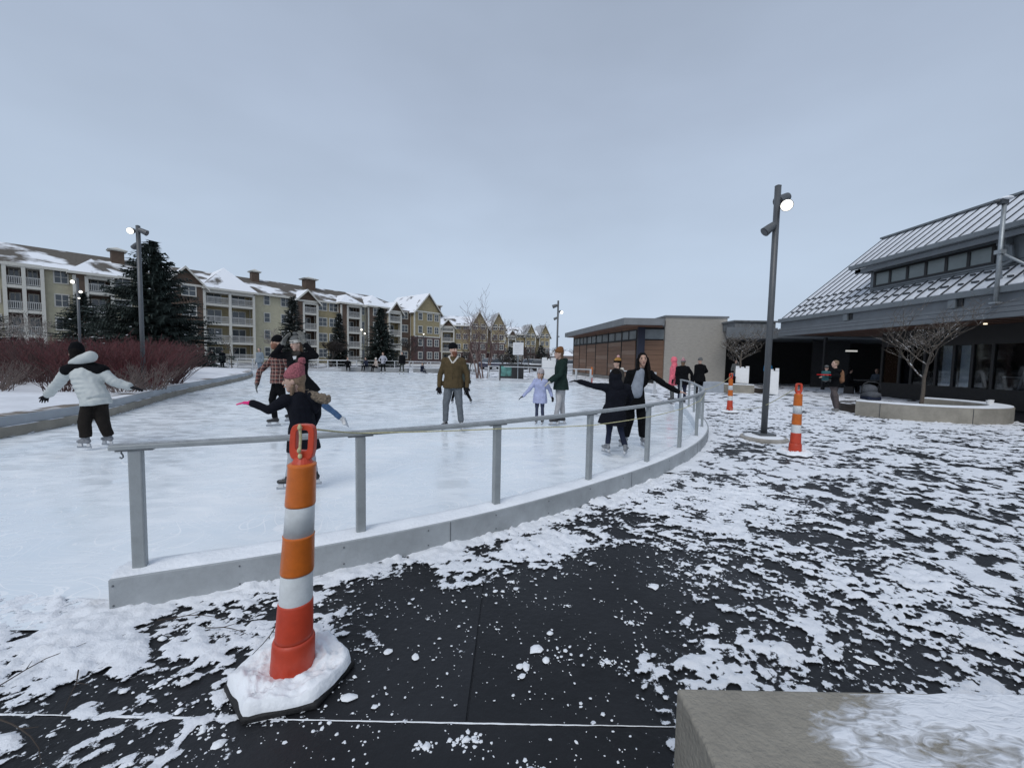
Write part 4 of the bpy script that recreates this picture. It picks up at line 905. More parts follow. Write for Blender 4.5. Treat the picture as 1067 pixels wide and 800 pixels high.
rope([rc(3.8, 8.0, .95, -.02), (6.5, 11.93, 1.12)], 'pale rope sagging from the rail end to the far orange post', .006, .04)
rope([(4.6, 6.48, 1.12), (4.95, 7.95, .62), (5.0, 8.1, .60), (6.45, 11.9, .15)], 'pale rope tied from the right orange post round the lamp post', .006, .03)

# ================================================================== concrete seats and planters
conc = mat('cast_concrete', (.28, .26, .22), .8, .16, 4, .5, 70)
conc_f = mat('seat_side_concrete', (.205, .187, .15), .85, .16, 3, .35, 50)
bench = thing('concrete_bench', 'smooth tan concrete bench with smeared snow in the near right corner', 'bench', (1.8, .65, 0))
o = MB().box(-1.26, 1.4, -.9, .57, 0, .45).build('seat_block', conc, bench); bevel(o, .012, 3)
# smeared snow on the seat
cm = bpy.data.materials.new('smeared_snow'); cm.use_nodes = True; N, b, L = nodes_of(cm)
b.inputs['Base Color'].default_value = (.80, .83, .88, 1); b.inputs['Roughness'].default_value = .65
at = N.nodes.new('ShaderNodeAttribute'); at.attribute_name = 'cov'; t = N.nodes.new('ShaderNodeTexCoord')
mp_ = N.nodes.new('ShaderNodeMapping'); mp_.inputs['Rotation'].default_value = (0, 0, .5); mp_.inputs['Scale'].default_value = (1, 2.2, 1); L(t.outputs['Object'], mp_.inputs[0])
n1 = N.nodes.new('ShaderNodeTexNoise'); n1.inputs['Scale'].default_value = 14; n1.inputs['Detail'].default_value = 8; n1.inputs['Distortion'].default_value = 1.2; L(mp_.outputs[0], n1.inputs[0])
n3 = N.nodes.new('ShaderNodeMath'); n3.operation = 'MULTIPLY_ADD'; n3.inputs[1].default_value = 1.3; n3.inputs[2].default_value = -.65; L(n1.outputs[0], n3.inputs[0])
ad = N.nodes.new('ShaderNodeMath'); ad.operation = 'ADD'; L(at.outputs['Fac'], ad.inputs[0]); L(n3.outputs[0], ad.inputs[1])
al = N.nodes.new('ShaderNodeMapRange'); al.inputs[1].default_value = -.06; al.inputs[2].default_value = .34; al.inputs[4].default_value = .9; L(ad.outputs[0], al.inputs[0]); L(al.outputs[0], b.inputs['Alpha'])
bp = N.nodes.new('ShaderNodeBump'); bp.inputs['Strength'].default_value = .6; bp.inputs['Distance'].default_value = .015; L(ad.outputs[0], bp.inputs['Height']); L(bp.outputs[0], b.inputs['Normal'])
nx, ny = 220, 100; X_, Y_ = np.meshgrid(np.linspace(-1.245, 1.39, nx), np.linspace(-.6, .555, ny)); x = X_.ravel(); y = Y_.ravel()
u = x * .88 + y * .48; v = -x * .48 + y * .88
cov = .10 + .6 * fbm(u * 2.2, v * 7, 3, 5) + .5 * fbm(x * 2.2, y * 2.2, 9, 3) - .9 * gauss(x, y, -1.2, .25, .26, .5) - .5 * gauss(x, y, -.95, -.15, .4, .25) + .45 * gauss(x, y, -.72, .22, .07, .22, .7) + .25 * np.clip((x + .6), 0, 1) + .3 * gauss(x, y, -.2, .5, .8, .12)
ang = .6 * fbm(x * 1.5, y * 1.5, 4, 2)
for cx_, cy_, rx_ in ((-.35, .2, .16), (.1, .32, .22), (-.1, -.05, .2), (.35, .1, .25), (-.62, .05, .12)):
    rr2 = np.sqrt((x - cx_) ** 2 + ((y - cy_) * 1.5) ** 2); cov -= .5 * np.exp(-((rr2 - rx_ - ang * .1) / .018) ** 2) * (y - cy_ + .3 * (x - cx_) > -.02)
z = .4515 + np.clip(cov, 0, .8) * .010 * (1 + fbm(x * 14, y * 14, 6, 3))
idx = np.arange(nx * ny).reshape(ny, nx); a = idx[:-1, :-1].ravel(); q = np.stack([a, a + 1, a + 1 + nx, a + nx], 1); q = q[cov[q].max(1) > -.7]
me = bpy.data.meshes.new('smeared_snow'); me.from_pydata(np.stack([x, y, z], 1).tolist(), [], q.tolist()); at_ = me.attributes.new('cov', 'FLOAT', 'POINT'); at_.data.foreach_set('value', cov.astype(np.float32))
me.polygons.foreach_set('use_smooth', [True] * len(me.polygons)); me.materials.append(cm); link('smeared_snow', me, bench)

def arc_planter(label, c, r, a0, a1, w, h, base=True, joints=(), snowf=1):
    t_ = thing('planter', label, 'planter', (c[0], c[1], 0), 0)
    n = 48; pts = [(r * math.cos(R(a0 + (a1 - a0) * i / n)), r * math.sin(R(a0 + (a1 - a0) * i / n))) for i in range(n + 1)]
    K = MB(); ribbon(K, pts, 0, w, 0, h); bevel(K.build('seat_wall', conc, t_), .01)
    K = MB(); ribbon(K, pts, .02, w - .02, h + .002, h + .035); o = K.build('snow_cap', snow_m, t_); bevel(o, .012)
    for j in joints: K = MB(); x, y = (r + .001) * math.cos(R(j)), (r + .001) * math.sin(R(j)); K.box(x - .004, x + .004, y - .008, y + .008, .01, h - .01, R(j) + PI / 2); K.build('joint', roof_dk, t_)
    K = MB().lathe([(r - w - .02, 0), (r - w - .02, h * .6), (.05, h * .72)], 36); K.build('planting_soil', mat('snow_dusted_soil', (.05, .04, .033), .95, .3, 4, .5, 20, snow=.3, snowscale=3), t_)
    return t_
arc_planter('curved concrete seat-wall planter before the glazed pavilion front', (12.3, 12.55), 2.15, 196, 392, .48, .42, joints=(212, 262, 318, 350))
arc_planter('small concrete seat-wall planter near the beige brick block', (12.3, 21.6), 2.1, 175, 256, .45, .42, joints=(215,))
MB_ = MB(); MB_.box(-.06, .06, -.06, .06, 0, .11)
for i, (x, y) in enumerate([(13.42, 11.3), (13.72, 11.5)]):
    t_ = thing('cup', ['left of two small white cups on the planter ledge', 'right of two small white cups on the planter ledge'][i], 'cup', (x, y, .455), 0, 'cups on the planter ledge')
    MB().lathe([(.045, 0), (.06, .11), (.062, .12), (.01, .125)], 12).build('cup_body', mat('white_cup', (.8, .8, .8), .6), t_)

# ================================================================== trees
bark = mat('pale_bark', (.13, .11, .09), .9, .25, 12, .4, 40, snow=.25, snowscale=12); bark_d = mat('dark_bark', (.055, .045, .04), .9, .25, 10, .3, 40)
bark_w = mat('birch_bark', (.30, .27, .25), .8, .3, 6)
def bare_tree(label, loc, H, spread, seed, trunk_h=.35, tr_r=.06, m_=None, levels=4, nb=4, upness=.5, twig_r=.006, stems=1, flat=1.0, cat='tree', name='bare_tree', group=None):
    rn = random.Random(seed); t_ = thing(name, label, cat, loc, 0, group); tk = MB(); cr = MB()
    def grow(mb, p, d, L_, r, lv):
        n = 4; pts = [p]; dd = d.copy(); rad = [r]
        for i in range(n):
            dd = (dd + Vector((rn.uniform(-.18, .18), rn.uniform(-.18, .18), rn.uniform(-.06, .14) * upness * 2))).normalized(); pts.append(pts[-1] + dd * L_ / n); rad.append(r * (1 - .45 * (i + 1) / n))
        mb.tube(pts, rad, 7 if lv == 0 else (5 if lv == 1 else 3), cap=False)
        if lv < levels:
            k = nb + (1 if lv == 0 else 0)
            for i in range(k):
                f_ = (.45 if lv else .55) + .55 * (i + 1) / k; j = min(n, max(1, int(f_ * n))); q = 2 * PI * (i / k + rn.random() * .3); per = Vector((math.cos(q), math.sin(q), rn.uniform(-.05, .6) * upness))
                nd_ = (dd * rn.uniform(.35, .9) + per * rn.uniform(.6, 1.1)).normalized(); nd_.z *= flat
                grow(cr, pts[j], nd_.normalized(), L_ * rn.uniform(.55, .85) * (1 if lv else spread), max(twig_r, rad[j] * rn.uniform(.5, .7)), lv + 1)
    for s_ in range(stems):
        p = Vector((rn.uniform(-.5, .5) * (stems > 1), rn.uniform(-.5, .5) * (stems > 1), 0)); d = Vector((rn.uniform(-.12, .12) * (1 if stems > 1 else .3), rn.uniform(-.1, .1), 1)).normalized()
        grow(tk, p, d, H * trunk_h * rn.uniform(.9, 1.1), tr_r, 0)
    tk.build('trunk', m_ or bark, t_, smooth=True, fixn=False); cr.build('crown', m_ or bark, t_, smooth=True, fixn=False)
    return t_
bare_tree('bare spreading tree growing in the near curved planter', (12.95, 12.7, .25), 4.9, .85, 23, trunk_h=.35, tr_r=.055, levels=4, nb=4, upness=.85, twig_r=.005, flat=1.05)
bare_tree('bare low tree in the small planter by the brick block', (12.25, 21.3, .25), 5.2, .60, 14, trunk_h=.38, tr_r=.065, levels=4, nb=4, upness=.85, twig_r=.010, flat=.8)
bare_tree('pale bare tree against the sage apartment wall', (-29.5, 50, 0), 7.0, .95, 21, trunk_h=.32, tr_r=.16, levels=4, nb=4, upness=.8, twig_r=.022, m_=bark_w)
bare_tree('clump of bare birches before the second apartment building', (-2.1, 30, 0), 5.6, .60, 31, trunk_h=.5, tr_r=.06, levels=4, nb=3, upness=1.0, twig_r=.010, m_=mat('birch_twig', (.16, .11, .10), .8, .3, 6), stems=7)
bare_tree('slender bare tree right of the birch clump', (.8, 38, 0), 6.2, .9, 41, trunk_h=.4, tr_r=.07, levels=4, nb=3, upness=.9, twig_r=.012, m_=bark_d)
bare_tree('dense dark bare tree between two conifers', (-24.3, 54, 0), 7.3, .7, 51, trunk_h=.3, tr_r=.14, levels=5, nb=4, upness=.8, twig_r=.022, m_=bark_d)
bare_tree('thin bare tree before the yellow gable end', (-15.3, 60, 0), 8.0, .7, 61, trunk_h=.33, tr_r=.12, levels=4, nb=4, upness=.9, twig_r=.022, m_=bark_d)
bare_tree('bare tree at the left edge by the balconies', (-35.0, 29, .3), 5.2, .9, 71, trunk_h=.33, tr_r=.09, levels=4, nb=4, upness=.7, twig_r=.013, m_=bark_w)
bare_tree('young bare tree between the tan balconies', (-24.3, 35, 0), 4.2, .5, 81, trunk_h=.5, tr_r=.05, levels=3, nb=3, upness=1.0, twig_r=.012, m_=bark)
for i, (px_, py_, h_) in enumerate([(-.7, 33, 3.4), (-3.6, 34, 3.6), (1.9, 44, 4.5), (3.6, 70, 5), (8.0, 90, 6), (13.5, 120, 8), (6.0, 60, 3.4)]):
    bare_tree(['thin bare sapling left of the white sign', 'thin bare sapling beside the brown jacket man', 'bare tree behind the white sign', 'bare tree right of the farthest apartments', 'far bare tree left of the cedar building', 'farthest bare tree on the skyline gap', 'low bare tree behind the parked cars'][i], (px_, py_, 0), h_, .7, 100 + i, trunk_h=.4, tr_r=.05, levels=3, nb=4, upness=.9, twig_r=.012 + .0003 * py_, m_=bark_d)

needle = mat('spruce_needles', (.028, .042, .036), .85, .35, 3); needle2 = mat('spruce_needles_grey', (.045, .055, .05), .85, .35, 3)
def spruce(label, loc, H, rad, seed, m_=None, dens=1.0, snowy=.02, low=.05):
    rn = random.Random(seed); t_ = thing('spruce_tree', label, 'tree', loc, 0, 'conifers round the rink')
    MB().tube([(0, 0, 0), (0, 0, H * .97)], [.02 * H, .01], 8).build('trunk', bark_d, t_)
    A = MB(); S_ = MB(); z = H * low; step = H * .032
    while z < H * .985:
        f_ = 1 - z / H; L0 = rad * (f_ ** .82) * (.9 if f_ > .9 else 1) + .1; nb = int((12 + 13 * f_) * dens)
        for k in range(nb):
            q = rn.random() * 2 * PI; L_ = L0 * rn.uniform(.62, 1.15); up = .42 * (1 - f_) + rn.uniform(-.12, .12) - .10
            d = Vector((math.cos(q), math.sin(q), 0)); base = Vector((0, 0, z + rn.uniform(-step, step)))
            ns = max(3, int(L_ / (H * .020)))
            for i in range(1, ns + 1):
                t__ = i / ns
                if t__ < .25: continue
                p = base + d * L_ * t__ + Vector((0, 0, L_ * (up * t__ - .22 * t__ * t__ + .16 * t__ ** 3)))
                sz = H * .026 * (1.25 - .5 * t__) * rn.uniform(.8, 1.3); side = Vector((-d.y, d.x, 0))
                for sgn in (-1, 1):
                    w2 = side * sgn * sz * rn.uniform(1.1, 2.2) + d * sz * rn.uniform(.3, 1.3) + Vector((0, 0, rn.uniform(-.9, .15) * sz)); a_ = p + d * sz * .45; b_ = p - d * sz * .35; kx = len(A.v)
                    A.v += [tuple(a_), tuple(p + w2), tuple(b_ + Vector((0, 0, -.3 * sz)))]; A.f.append((kx, kx + 1, kx + 2))
                kx = len(A.v); A.v += [tuple(p - side * sz * .35), tuple(p + side * sz * .35), tuple(p + d * sz * .6 + Vector((0, 0, -sz * rn.uniform(.8, 1.7))))]; A.f.append((kx, kx + 1, kx + 2))
                if rn.random() < snowy: kx = len(S_.v); S_.v += [tuple(p + Vector((0, 0, .03)) + side * sz * .5), tuple(p + Vector((0, 0, .03)) - side * sz * .5), tuple(p + d * sz * .8 + Vector((0, 0, .02))), tuple(p - d * sz * .4 + Vector((0, 0, .09)))]; S_.f += [(kx, kx + 2, kx + 3), (kx + 1, kx + 3, kx + 2)]
        z += step
    A.build('crown', m_ or needle, t_, fixn=False)
    if S_.v: S_.build('snow_specks', snow_m, t_, fixn=False)
    return t_
spruce('large dark spruce behind the red shrubs and lamp post', (-24.9, 28, 0), 8.9, 4.6, 1, dens=1.3)
spruce('smaller spruce left of the large one, behind the three-headed lamp', (-35.0, 33, .2), 6.0, 2.9, 2)
spruce('dark spruce cut by the left edge of the picture', (-38.5, 29.5, .3), 4.3, 3.2, 3)
spruce('conifer in front of the brown gable balcony', (-26.6, 49, 0), 8.4, 2.3, 4, m_=needle2)
spruce('broad conifer left of the brown jacket man', (-18.9, 58, 0), 8.4, 3.2, 5)
spruce('low conifer beside the big spruce', (-29.8, 30, 0), 4.4, 2.0, 6, dens=.9)
spruce('thin conifer before the brown bay', (-24.9, 58, 0), 7.6, 1.8, 7, m_=needle2)
spruce('low spreading evergreen under the third apartment building', (4.9, 70, 0), 4.0, 2.4, 8, m_=needle2, dens=.7)
spruce('low evergreen between the second and third apartment buildings', (-.4, 62, 0), 3.4, 2.2, 9, m_=needle2, dens=.7)

# red dogwood thicket on the left bank: each shrub its own thing
dog = mat('red_dogwood_stem', (.092, .020, .023), .75, .3, 3); dog_d = mat('brown_dogwood_stem', (.065, .03, .028), .8, .3, 3); gry = mat('grey_stem', (.13, .10, .09), .8, .3, 3)
def shrub(label, loc, H, rad, seed, m_, n=150, name='dogwood_shrub', grp='red twig shrubs on the left bank', r=.011):
    rn = random.Random(seed); K = MB()
    for i in range(n):
        q = rn.random() * 2 * PI; b0 = rad * .45 * math.sqrt(rn.random()); lean = rn.uniform(.1, 1) * rad * .8; h = H * rn.uniform(.55, 1.05) * (1 - .25 * (lean / rad) ** 2)
        p0 = Vector((b0 * math.cos(q), b0 * math.sin(q), 0)); q2 = q + rn.uniform(-.5, .5); p2 = Vector(((b0 + lean) * math.cos(q2), (b0 + lean) * math.sin(q2), h)); p1 = p0.lerp(p2, .5) + Vector((0, 0, h * .12)); K.tube([p0, p1, p2], [r, r * .8, r * .4], 3, cap=False)
        for j in range(3):
            t__ = rn.uniform(.35, .9); s0 = p1.lerp(p2, t__) if t__ > .5 else p0.lerp(p1, t__ + .4); K.tube([s0, s0 + Vector((rn.uniform(-.3, .3), rn.uniform(-.3, .3), rn.uniform(.15, .45))) * H * .45], [r * .6, r * .3], 3, cap=False)
    return tag(K.build(name, m_, fixn=False), label, 'shrub', grp).__setattr__('location', loc)
rs = random.Random(3); cnt = 0
for i, (x, y) in enumerate([(-11.9, 13.6), (-12.6, 12.0), (-13.6, 14.6), (-14.3, 12.3), (-15.4, 14.4), (-16.2, 12.6), (-17.4, 14.6), (-15.6, 17.6), (-14.4, 16.6), (-17.6, 17.4), (-19.4, 16.6), (-21.6, 17.6), (-16.6, 19.6), (-19.0, 20.4), (-23.4, 19.8), (-26.0, 21.0), (-21.5, 22.4), (-11.3, 12.1)]):
    shrub('dense red-twigged dogwood shrub, one of the thicket on the left snow bank', (x, y, .42), 1.22 + .28 * rs.random() + (y - 12) * .02, 1.35, 200 + i, dog if i % 3 else dog_d, n=150)
for i, (x, y, h) in enumerate([(-13.0, 10.0, .75), (-12.2, 9.4, .6), (-11.4, 10.2, .7), (-10.3, 10.6, .65), (-13.8, 10.9, .8), (-10.15, 11.3, .8)]):
    shrub(['grey twiggy low shrub poking through snow at far left edge', 'sprawling grey twigs behind the outstretched glove', 'low brown twigs behind the white jacket', 'low shrub right of the white jacket by the kerb', 'taller grey shrub at the left edge of the snow', 'snowy twigs at the foot of the lamp post'][i], (x, y, .42), h, .75, 300 + i, gry if i != 2 else dog_d, n=60, name='twiggy_shrub', grp='low twiggy shrubs on the snow bank', r=.008)

# ================================================================== people
folds = bpy.data.textures.new('folds', 'CLOUDS'); folds.noise_scale = .11; folds.noise_depth = 2
fleece = bpy.data.textures.new('fleece', 'CLOUDS'); fleece.noise_scale = .025
skin = mat('skin', (.47, .31, .245), .5, .06, 20, spec=.4); skin2 = mat('warm_skin', (.47, .29, .215), .5, .06, 20, spec=.4)
blackc = mat('black_cloth', (.006, .0065, .008), .95, .3, 20, .3, 120, spec=.10); bladem = mat('skate_blade', (.4, .42, .45), .3, .1, metal=.8)
bootb = mat('black_skate_boot', (.02, .02, .022), .4, .3, 20); bootw = mat('white_skate_boot', (.6, .6, .6), .4, .1, 20); bootg = mat('grey_hire_skate', (.20, .21, .23), .5, .3, 30); holder = mat('blade_holder', (.55, .56, .58), .5, .1)
def cloth(name, c, var=.16, b=.3): return mat(name, c, .95, var, 14, b, 140, spec=.12)
def remesh(o, vox, smooth=4, fold=0, tex=None):
    m_ = o.modifiers.new('join', 'REMESH'); m_.mode = 'VOXEL'; m_.voxel_size = vox; m_.use_smooth_shade = True
    if fold:
        d = o.modifiers.new('folds', 'DISPLACE'); d.texture = tex or folds; d.strength = fold; d.mid_level = .5; d.texture_coords = 'LOCAL'
    s_ = o.modifiers.new('soften', 'SMOOTH'); s_.iterations = smooth; s_.factor = .5
    return o
def V3(*a): return Vector(a)
def person(label, loc, face, H=1.72, J=None, jacket=None, trousers=None, boots=None, hat=None, hair=None, gloves=None, skin_m=skin, child=False, coat=(.80, 0), head_face=None, head_tilt=(0, 0), build=1.0, skates=True, vox=.013, puff=0, extras=None, detail=True, hood=None, beard=None, tr_w=1.0, collar=True, glove_r=1.0, legs=True, headk=1.0):
    """joints are metres from loc (x right, y away, z up); unspecified ones follow a standing pose"""
    q = H / 1.75; fa = R(face); F_ = V3(math.cos(fa), math.sin(fa), 0); Rt = V3(math.sin(fa), -math.cos(fa), 0); U_ = V3(0, 0, 1); lift = .075 if skates else .0
    def w(x, y, z): return Rt * x * q + F_ * y * q + U_ * (z * q + lift)
    hs = (q if not child else q * (1.0 + .28 * min(1, (1.72 - H) / .6))) * headk
    D = dict(head=w(0, .02, 1.63), neck=w(0, -.01, 1.46), chest=w(0, 0, 1.30), waist=w(0, 0, 1.08), pelvis=w(0, -.01, .95))
    for s_, n_ in ((1, 'R'), (-1, 'L')):
        D['sh' + n_] = w(.175 * s_, -.01, 1.40); D['el' + n_] = w(.235 * s_, -.04, 1.12); D['wr' + n_] = w(.25 * s_, .04, .88)
        D['hip' + n_] = w(.085 * s_, 0, .90); D['kn' + n_] = w(.10 * s_, .02, .50); D['an' + n_] = w(.11 * s_, -.01, .09)
    for k_, v_ in (J or {}).items():
        if k_ not in ('toeL', 'toeR', 'handL', 'handR', 'pitchL', 'pitchR', 'hem'): D[k_] = Vector(v_)
    J = J or {}
    t_ = thing('person', label, 'person', loc)
    b_ = build; head, neck = D['head'], D['neck']; hf = R(head_face if head_face is not None else face); HF = V3(math.cos(hf), math.sin(hf), 0); HR = V3(math.sin(hf), -math.cos(hf), 0)
    tilt = Matrix.Rotation(R(head_tilt[0]), 3, HR) @ Matrix.Rotation(R(head_tilt[1]), 3, HF)
    def hp(x, y, z): return head + tilt @ (HR * x + HF * y + U_ * z) * hs
    HM = tilt @ Matrix((HR, HF, U_)).transposed()
    B = MB(); B.ell(head + tilt @ (U_ * .015 * hs), (.075 * hs, .095 * hs, .108 * hs), 14, 10, HM); B.cone2(hp(0, .028, -.04), hp(0, .048, -.085), (.058 * hs, .06 * hs), (.034 * hs, .034 * hs), 'round', tuple(HF))
    B.cone2(neck - (neck - D['chest']) * .25, hp(0, -.012, -.05), .056 * q, .05 * q)
    B.cone2(hp(0, .088, .022), hp(0, .104, -.018), .010 * hs, .015 * hs); B.ell(hp(0, .086, -.052), (.026 * hs, .013 * hs, .010 * hs), 8, 5, HM)
    for s_ in (1, -1): B.ell(hp(.077 * s_, -.005, -.0), (.013 * hs, .022 * hs, .032 * hs), 8, 5, HM)
    B.cone2(D['neck'] - U_ * .06 * q, D['waist'], (.13 * q, .085 * q), (.11 * q, .08 * q), 'round', tuple(F_)); B.cone2(D['waist'], D['pelvis'], (.11 * q, .08 * q), (.12 * q, .09 * q), 'round', tuple(F_))
    for n_ in 'LR':
        B.cone2(D['sh' + n_], D['el' + n_], .045 * q, .036 * q); B.cone2(D['el' + n_], D['wr' + n_], .036 * q, .026 * q); B.cone2(D['chest'], D['sh' + n_], .06 * q, .05 * q)
        if legs: B.cone2(D['hip' + n_], D['kn' + n_], .075 * q, .05 * q); B.cone2(D['kn' + n_], D['an' + n_], .05 * q, .032 * q)
    def hand(K, n_, f=1.0):
        wr = D['wr' + n_]; d = (wr - D['el' + n_]).normalized(); hd = Vector(J.get('hand' + n_, d)).normalized(); g_ = q * f * (1.1 if child else 1)
        s_ = hd.cross(U_); s_ = s_.normalized() if s_.length > .2 else Rt.copy(); nrm = s_.cross(hd)
        K.cone2(wr - d * .03 * q, wr + hd * .015 * g_, .028 * g_, .030 * g_); K.cone2(wr, wr + hd * .075 * g_, (.036 * g_, .017 * g_), (.042 * g_, .016 * g_), 'round', tuple(nrm))
        for i in range(4):
            o = (i - 1.5) * .0205 * g_; L_ = (.066, .076, .072, .056)[i] * g_; sp = hd + s_ * (i - 1.5) * .10 * -1; p0 = wr + hd * .072 * g_ - s_ * o; p1 = p0 + sp.normalized() * L_ * .55 + nrm * -.008 * g_; p2 = p1 + (sp.normalized() - nrm * .45).normalized() * L_ * .5
            K.cone2(p0, p1, .0098 * g_, .009 * g_, n=8); K.cone2(p1, p2, .009 * g_, .0075 * g_, n=8)
        th = s_ * (1 if n_ == 'R' else -1); p0 = wr + hd * .018 * g_ + th * .026 * g_; p1 = p0 + (hd * .8 + th * .7).normalized() * .036 * g_; p2 = p1 + (hd + th * .25).normalized() * .028 * g_
        K.cone2(p0, p1, .012 * g_, .0105 * g_, n=8); K.cone2(p1, p2, .0105 * g_, .0085 * g_, n=8)
    if not gloves:
        for n_ in 'LR': hand(B, n_)
    remesh(B.build('body', skin_m, t_), vox * .6 if detail else vox, 2)
    if detail:
        for s_ in (1, -1):
            MB().ell(hp(.032 * s_, .086, .022), (.013 * hs, .008 * hs, .008 * hs), 8, 5, HM).build('eye', mat('eye_dark', (.02, .015, .012), .3), t_, smooth=True)
            MB().ell(hp(.032 * s_, .090, .045), (.020 * hs, .006 * hs, .005 * hs), 8, 4, HM).build('eyebrow', mat('eyebrow_dark', (.04, .025, .018), .8), t_, smooth=True)
        MB().ell(hp(0, .098, -.052), (.024 * hs, .006 * hs, .006 * hs), 8, 4, HM).build('mouth', mat('lips', (.30, .10, .09), .5), t_, smooth=True)
    # jacket
    hemz, flare = coat; K = MB(); p_ = .012 * b_ + puff
    ch, wa, pe = D['chest'], D['waist'], D['pelvis']; top = neck - (neck - ch) * .35
    K.cone2(top - U_ * .0, ch, (.13 * q * b_ + p_, .085 * q * b_ + p_), (.165 * q * b_ + p_, .115 * q * b_ + p_), 'round', tuple(F_))
    for n_ in 'LR': K.cone2(top, D['sh' + n_], .055 * q + p_, .06 * q * b_ + p_)
    K.cone2(ch, wa, (.165 * q * b_ + p_, .115 * q * b_ + p_), (.145 * q * b_ + p_, .108 * q * b_ + p_), 'round', tuple(F_))
    dwn = (pe - wa).normalized(); hem = V3(wa.x, wa.y, 0).lerp(V3(pe.x, pe.y, 0), 1.0); hz_ = hemz * q + lift
    hem = Vector(J['hem']) if 'hem' in J else V3(pe.x, pe.y, hz_)
    K.cone2(wa, pe if hem.z < pe.z else hem, (.145 * q * b_ + p_, .108 * q * b_ + p_), (.17 * q * b_ + p_, .13 * q * b_ + p_), 'flat', tuple(F_))
    if hem.z < pe.z: K.cone2(pe + U_ * .002, hem, (.17 * q * b_ + p_, .13 * q * b_ + p_), ((.175 + flare) * q * b_ + p_, (.14 + flare) * q * b_ + p_), 'flat', tuple(F_))
    for n_ in 'LR':
        sh, el, wr = D['sh' + n_], D['el' + n_], D['wr' + n_]
        if puff:
            for a_, c_, r0_, r1_ in ((sh, el, .062, .055), (el, wr, .055, .042)):
                for i in range(4): u_ = (i + .35) / 4; K.ell(a_.lerp(c_, u_), ((r0_ + (r1_ - r0_) * u_) * q + puff,) * 3, 12, 8)
        K.cone2(sh, el, .058 * q * b_ + p_ * .6, .048 * q + p_ * .6); K.cone2(el, wr - (wr - el).normalized() * .01, .048 * q + p_ * .6, .040 * q + p_ * .5)
    if puff:
        for i in range(5): u_ = (i + .3) / 5; c_ = ch.lerp(pe, u_); K.ell(c_, (.165 * q + puff * 1.5, .12 * q + puff * 1.5, .062 * q), 16, 8, Matrix((Rt, F_, U_)).transposed())
    if collar: K.cone2(neck - (neck - ch) * .3, neck + (head - neck) * .22, (.085 * q, .085 * q), (.075 * q, .078 * q), 'flat', tuple(F_))
    jk = remesh(K.build('jacket', jacket or blackc, t_), vox, 3, .022 + puff * .2)
    if hood:
        K = MB(); c_ = neck - F_ * .085 * q + U_ * .005 * q
        K.cone2(c_ - Rt * .08 * q, c_ + Rt * .08 * q, (.06 * q, .055 * q), (.06 * q, .055 * q)); K.ell(c_ - U_ * .06 * q, (.12 * q, .07 * q, .10 * q), 12, 8, Matrix((Rt, F_, U_)).transposed())
        remesh(K.build('hood', hood if hood is not True else (jacket or blackc), t_), vox, 3, .02)
    # trousers
    if legs:
        K = MB(); K.cone2(D['pelvis'] + U_ * .03, (D['hipL'] + D['hipR']) / 2, (.135 * q, .10 * q), (.13 * q, .105 * q), 'round', tuple(F_))
        for n_ in 'LR':
            h_, k_, a_ = D['hip' + n_], D['kn' + n_], D['an' + n_]
            K.cone2(h_, k_, .088 * q * b_, .064 * q * tr_w, n=14); K.cone2(k_, a_ + (k_ - a_).normalized() * .03, .062 * q * tr_w, .054 * q * tr_w, 'flat', n=14)
        remesh(K.build('trousers', trousers or blackc, t_), vox, 3, .018)
    # feet
    for n_ in 'LR':
        if not legs: break
        a_ = D['an' + n_]; ty = J.get('toe' + n_, face); shin = (D['kn' + n_] - a_).normalized(); td = V3(math.cos(R(ty)), math.sin(R(ty)), J.get('pitch' + n_, 0)).normalized()
        if abs(shin.z) > .8: up_ = U_
        else: up_ = (shin - td * shin.dot(td)).normalized()
        K = MB(); K.cone2(a_ + shin * .09 * q, a_ + shin * 0, (.047 * q, .05 * q), (.042 * q, .052 * q), 'flat', tuple(td)); K.cone2(a_ - up_ * .03 * q - td * .03 * q, a_ - up_ * .035 * q + td * .13 * q, (.042 * q, .045 * q), (.038 * q, .03 * q), 'round', tuple(up_))
        o = remesh(K.build('boot', boots or bootb, t_), .009 if detail else .016, 2)
        if skates:
            K = MB(); s_ = td.cross(up_).normalized()
            def blk_(f0, f1, w_, z0, z1):
                v_ = [a_ + td * f * q + s_ * ww * w_ + up_ * z * q for z in (z0, z1) for ww in (-1, 1) for f in (f0, f1)]; return v_, [(0, 2, 3, 1), (4, 5, 7, 6), (0, 1, 5, 4), (2, 6, 7, 3), (0, 4, 6, 2), (1, 3, 7, 5)]
            MB().add(*blk_(-.07, -.02, .011, -.118, -.07)).build('blade_holder', holder, o); MB().add(*blk_(.07, .14, .011, -.118, -.065)).build('blade_holder', holder, o)
            K = MB(); K.add(*blk_(-.095, .165, .0025, -.15, -.112)); K.build('blade', bladem, o)
            if detail:
                K = MB()
                for i in range(4): c_ = a_ + td * (.05 + .02 * i) * q + up_ * (.02 - .012 * i) * q; K.tube([c_ - s_ * .03 * q, c_ + up_ * .008, c_ + s_ * .03 * q], .0035, 4)
                K.build('lace', holder, o)
    if gloves:
        for n_, gm in zip('LR', gloves if isinstance(gloves, tuple) else (gloves, gloves)):
            K = MB(); hand(K, n_, 1.18 * glove_r); remesh(K.build('glove', gm, t_), .0065 if detail else .012, 1)
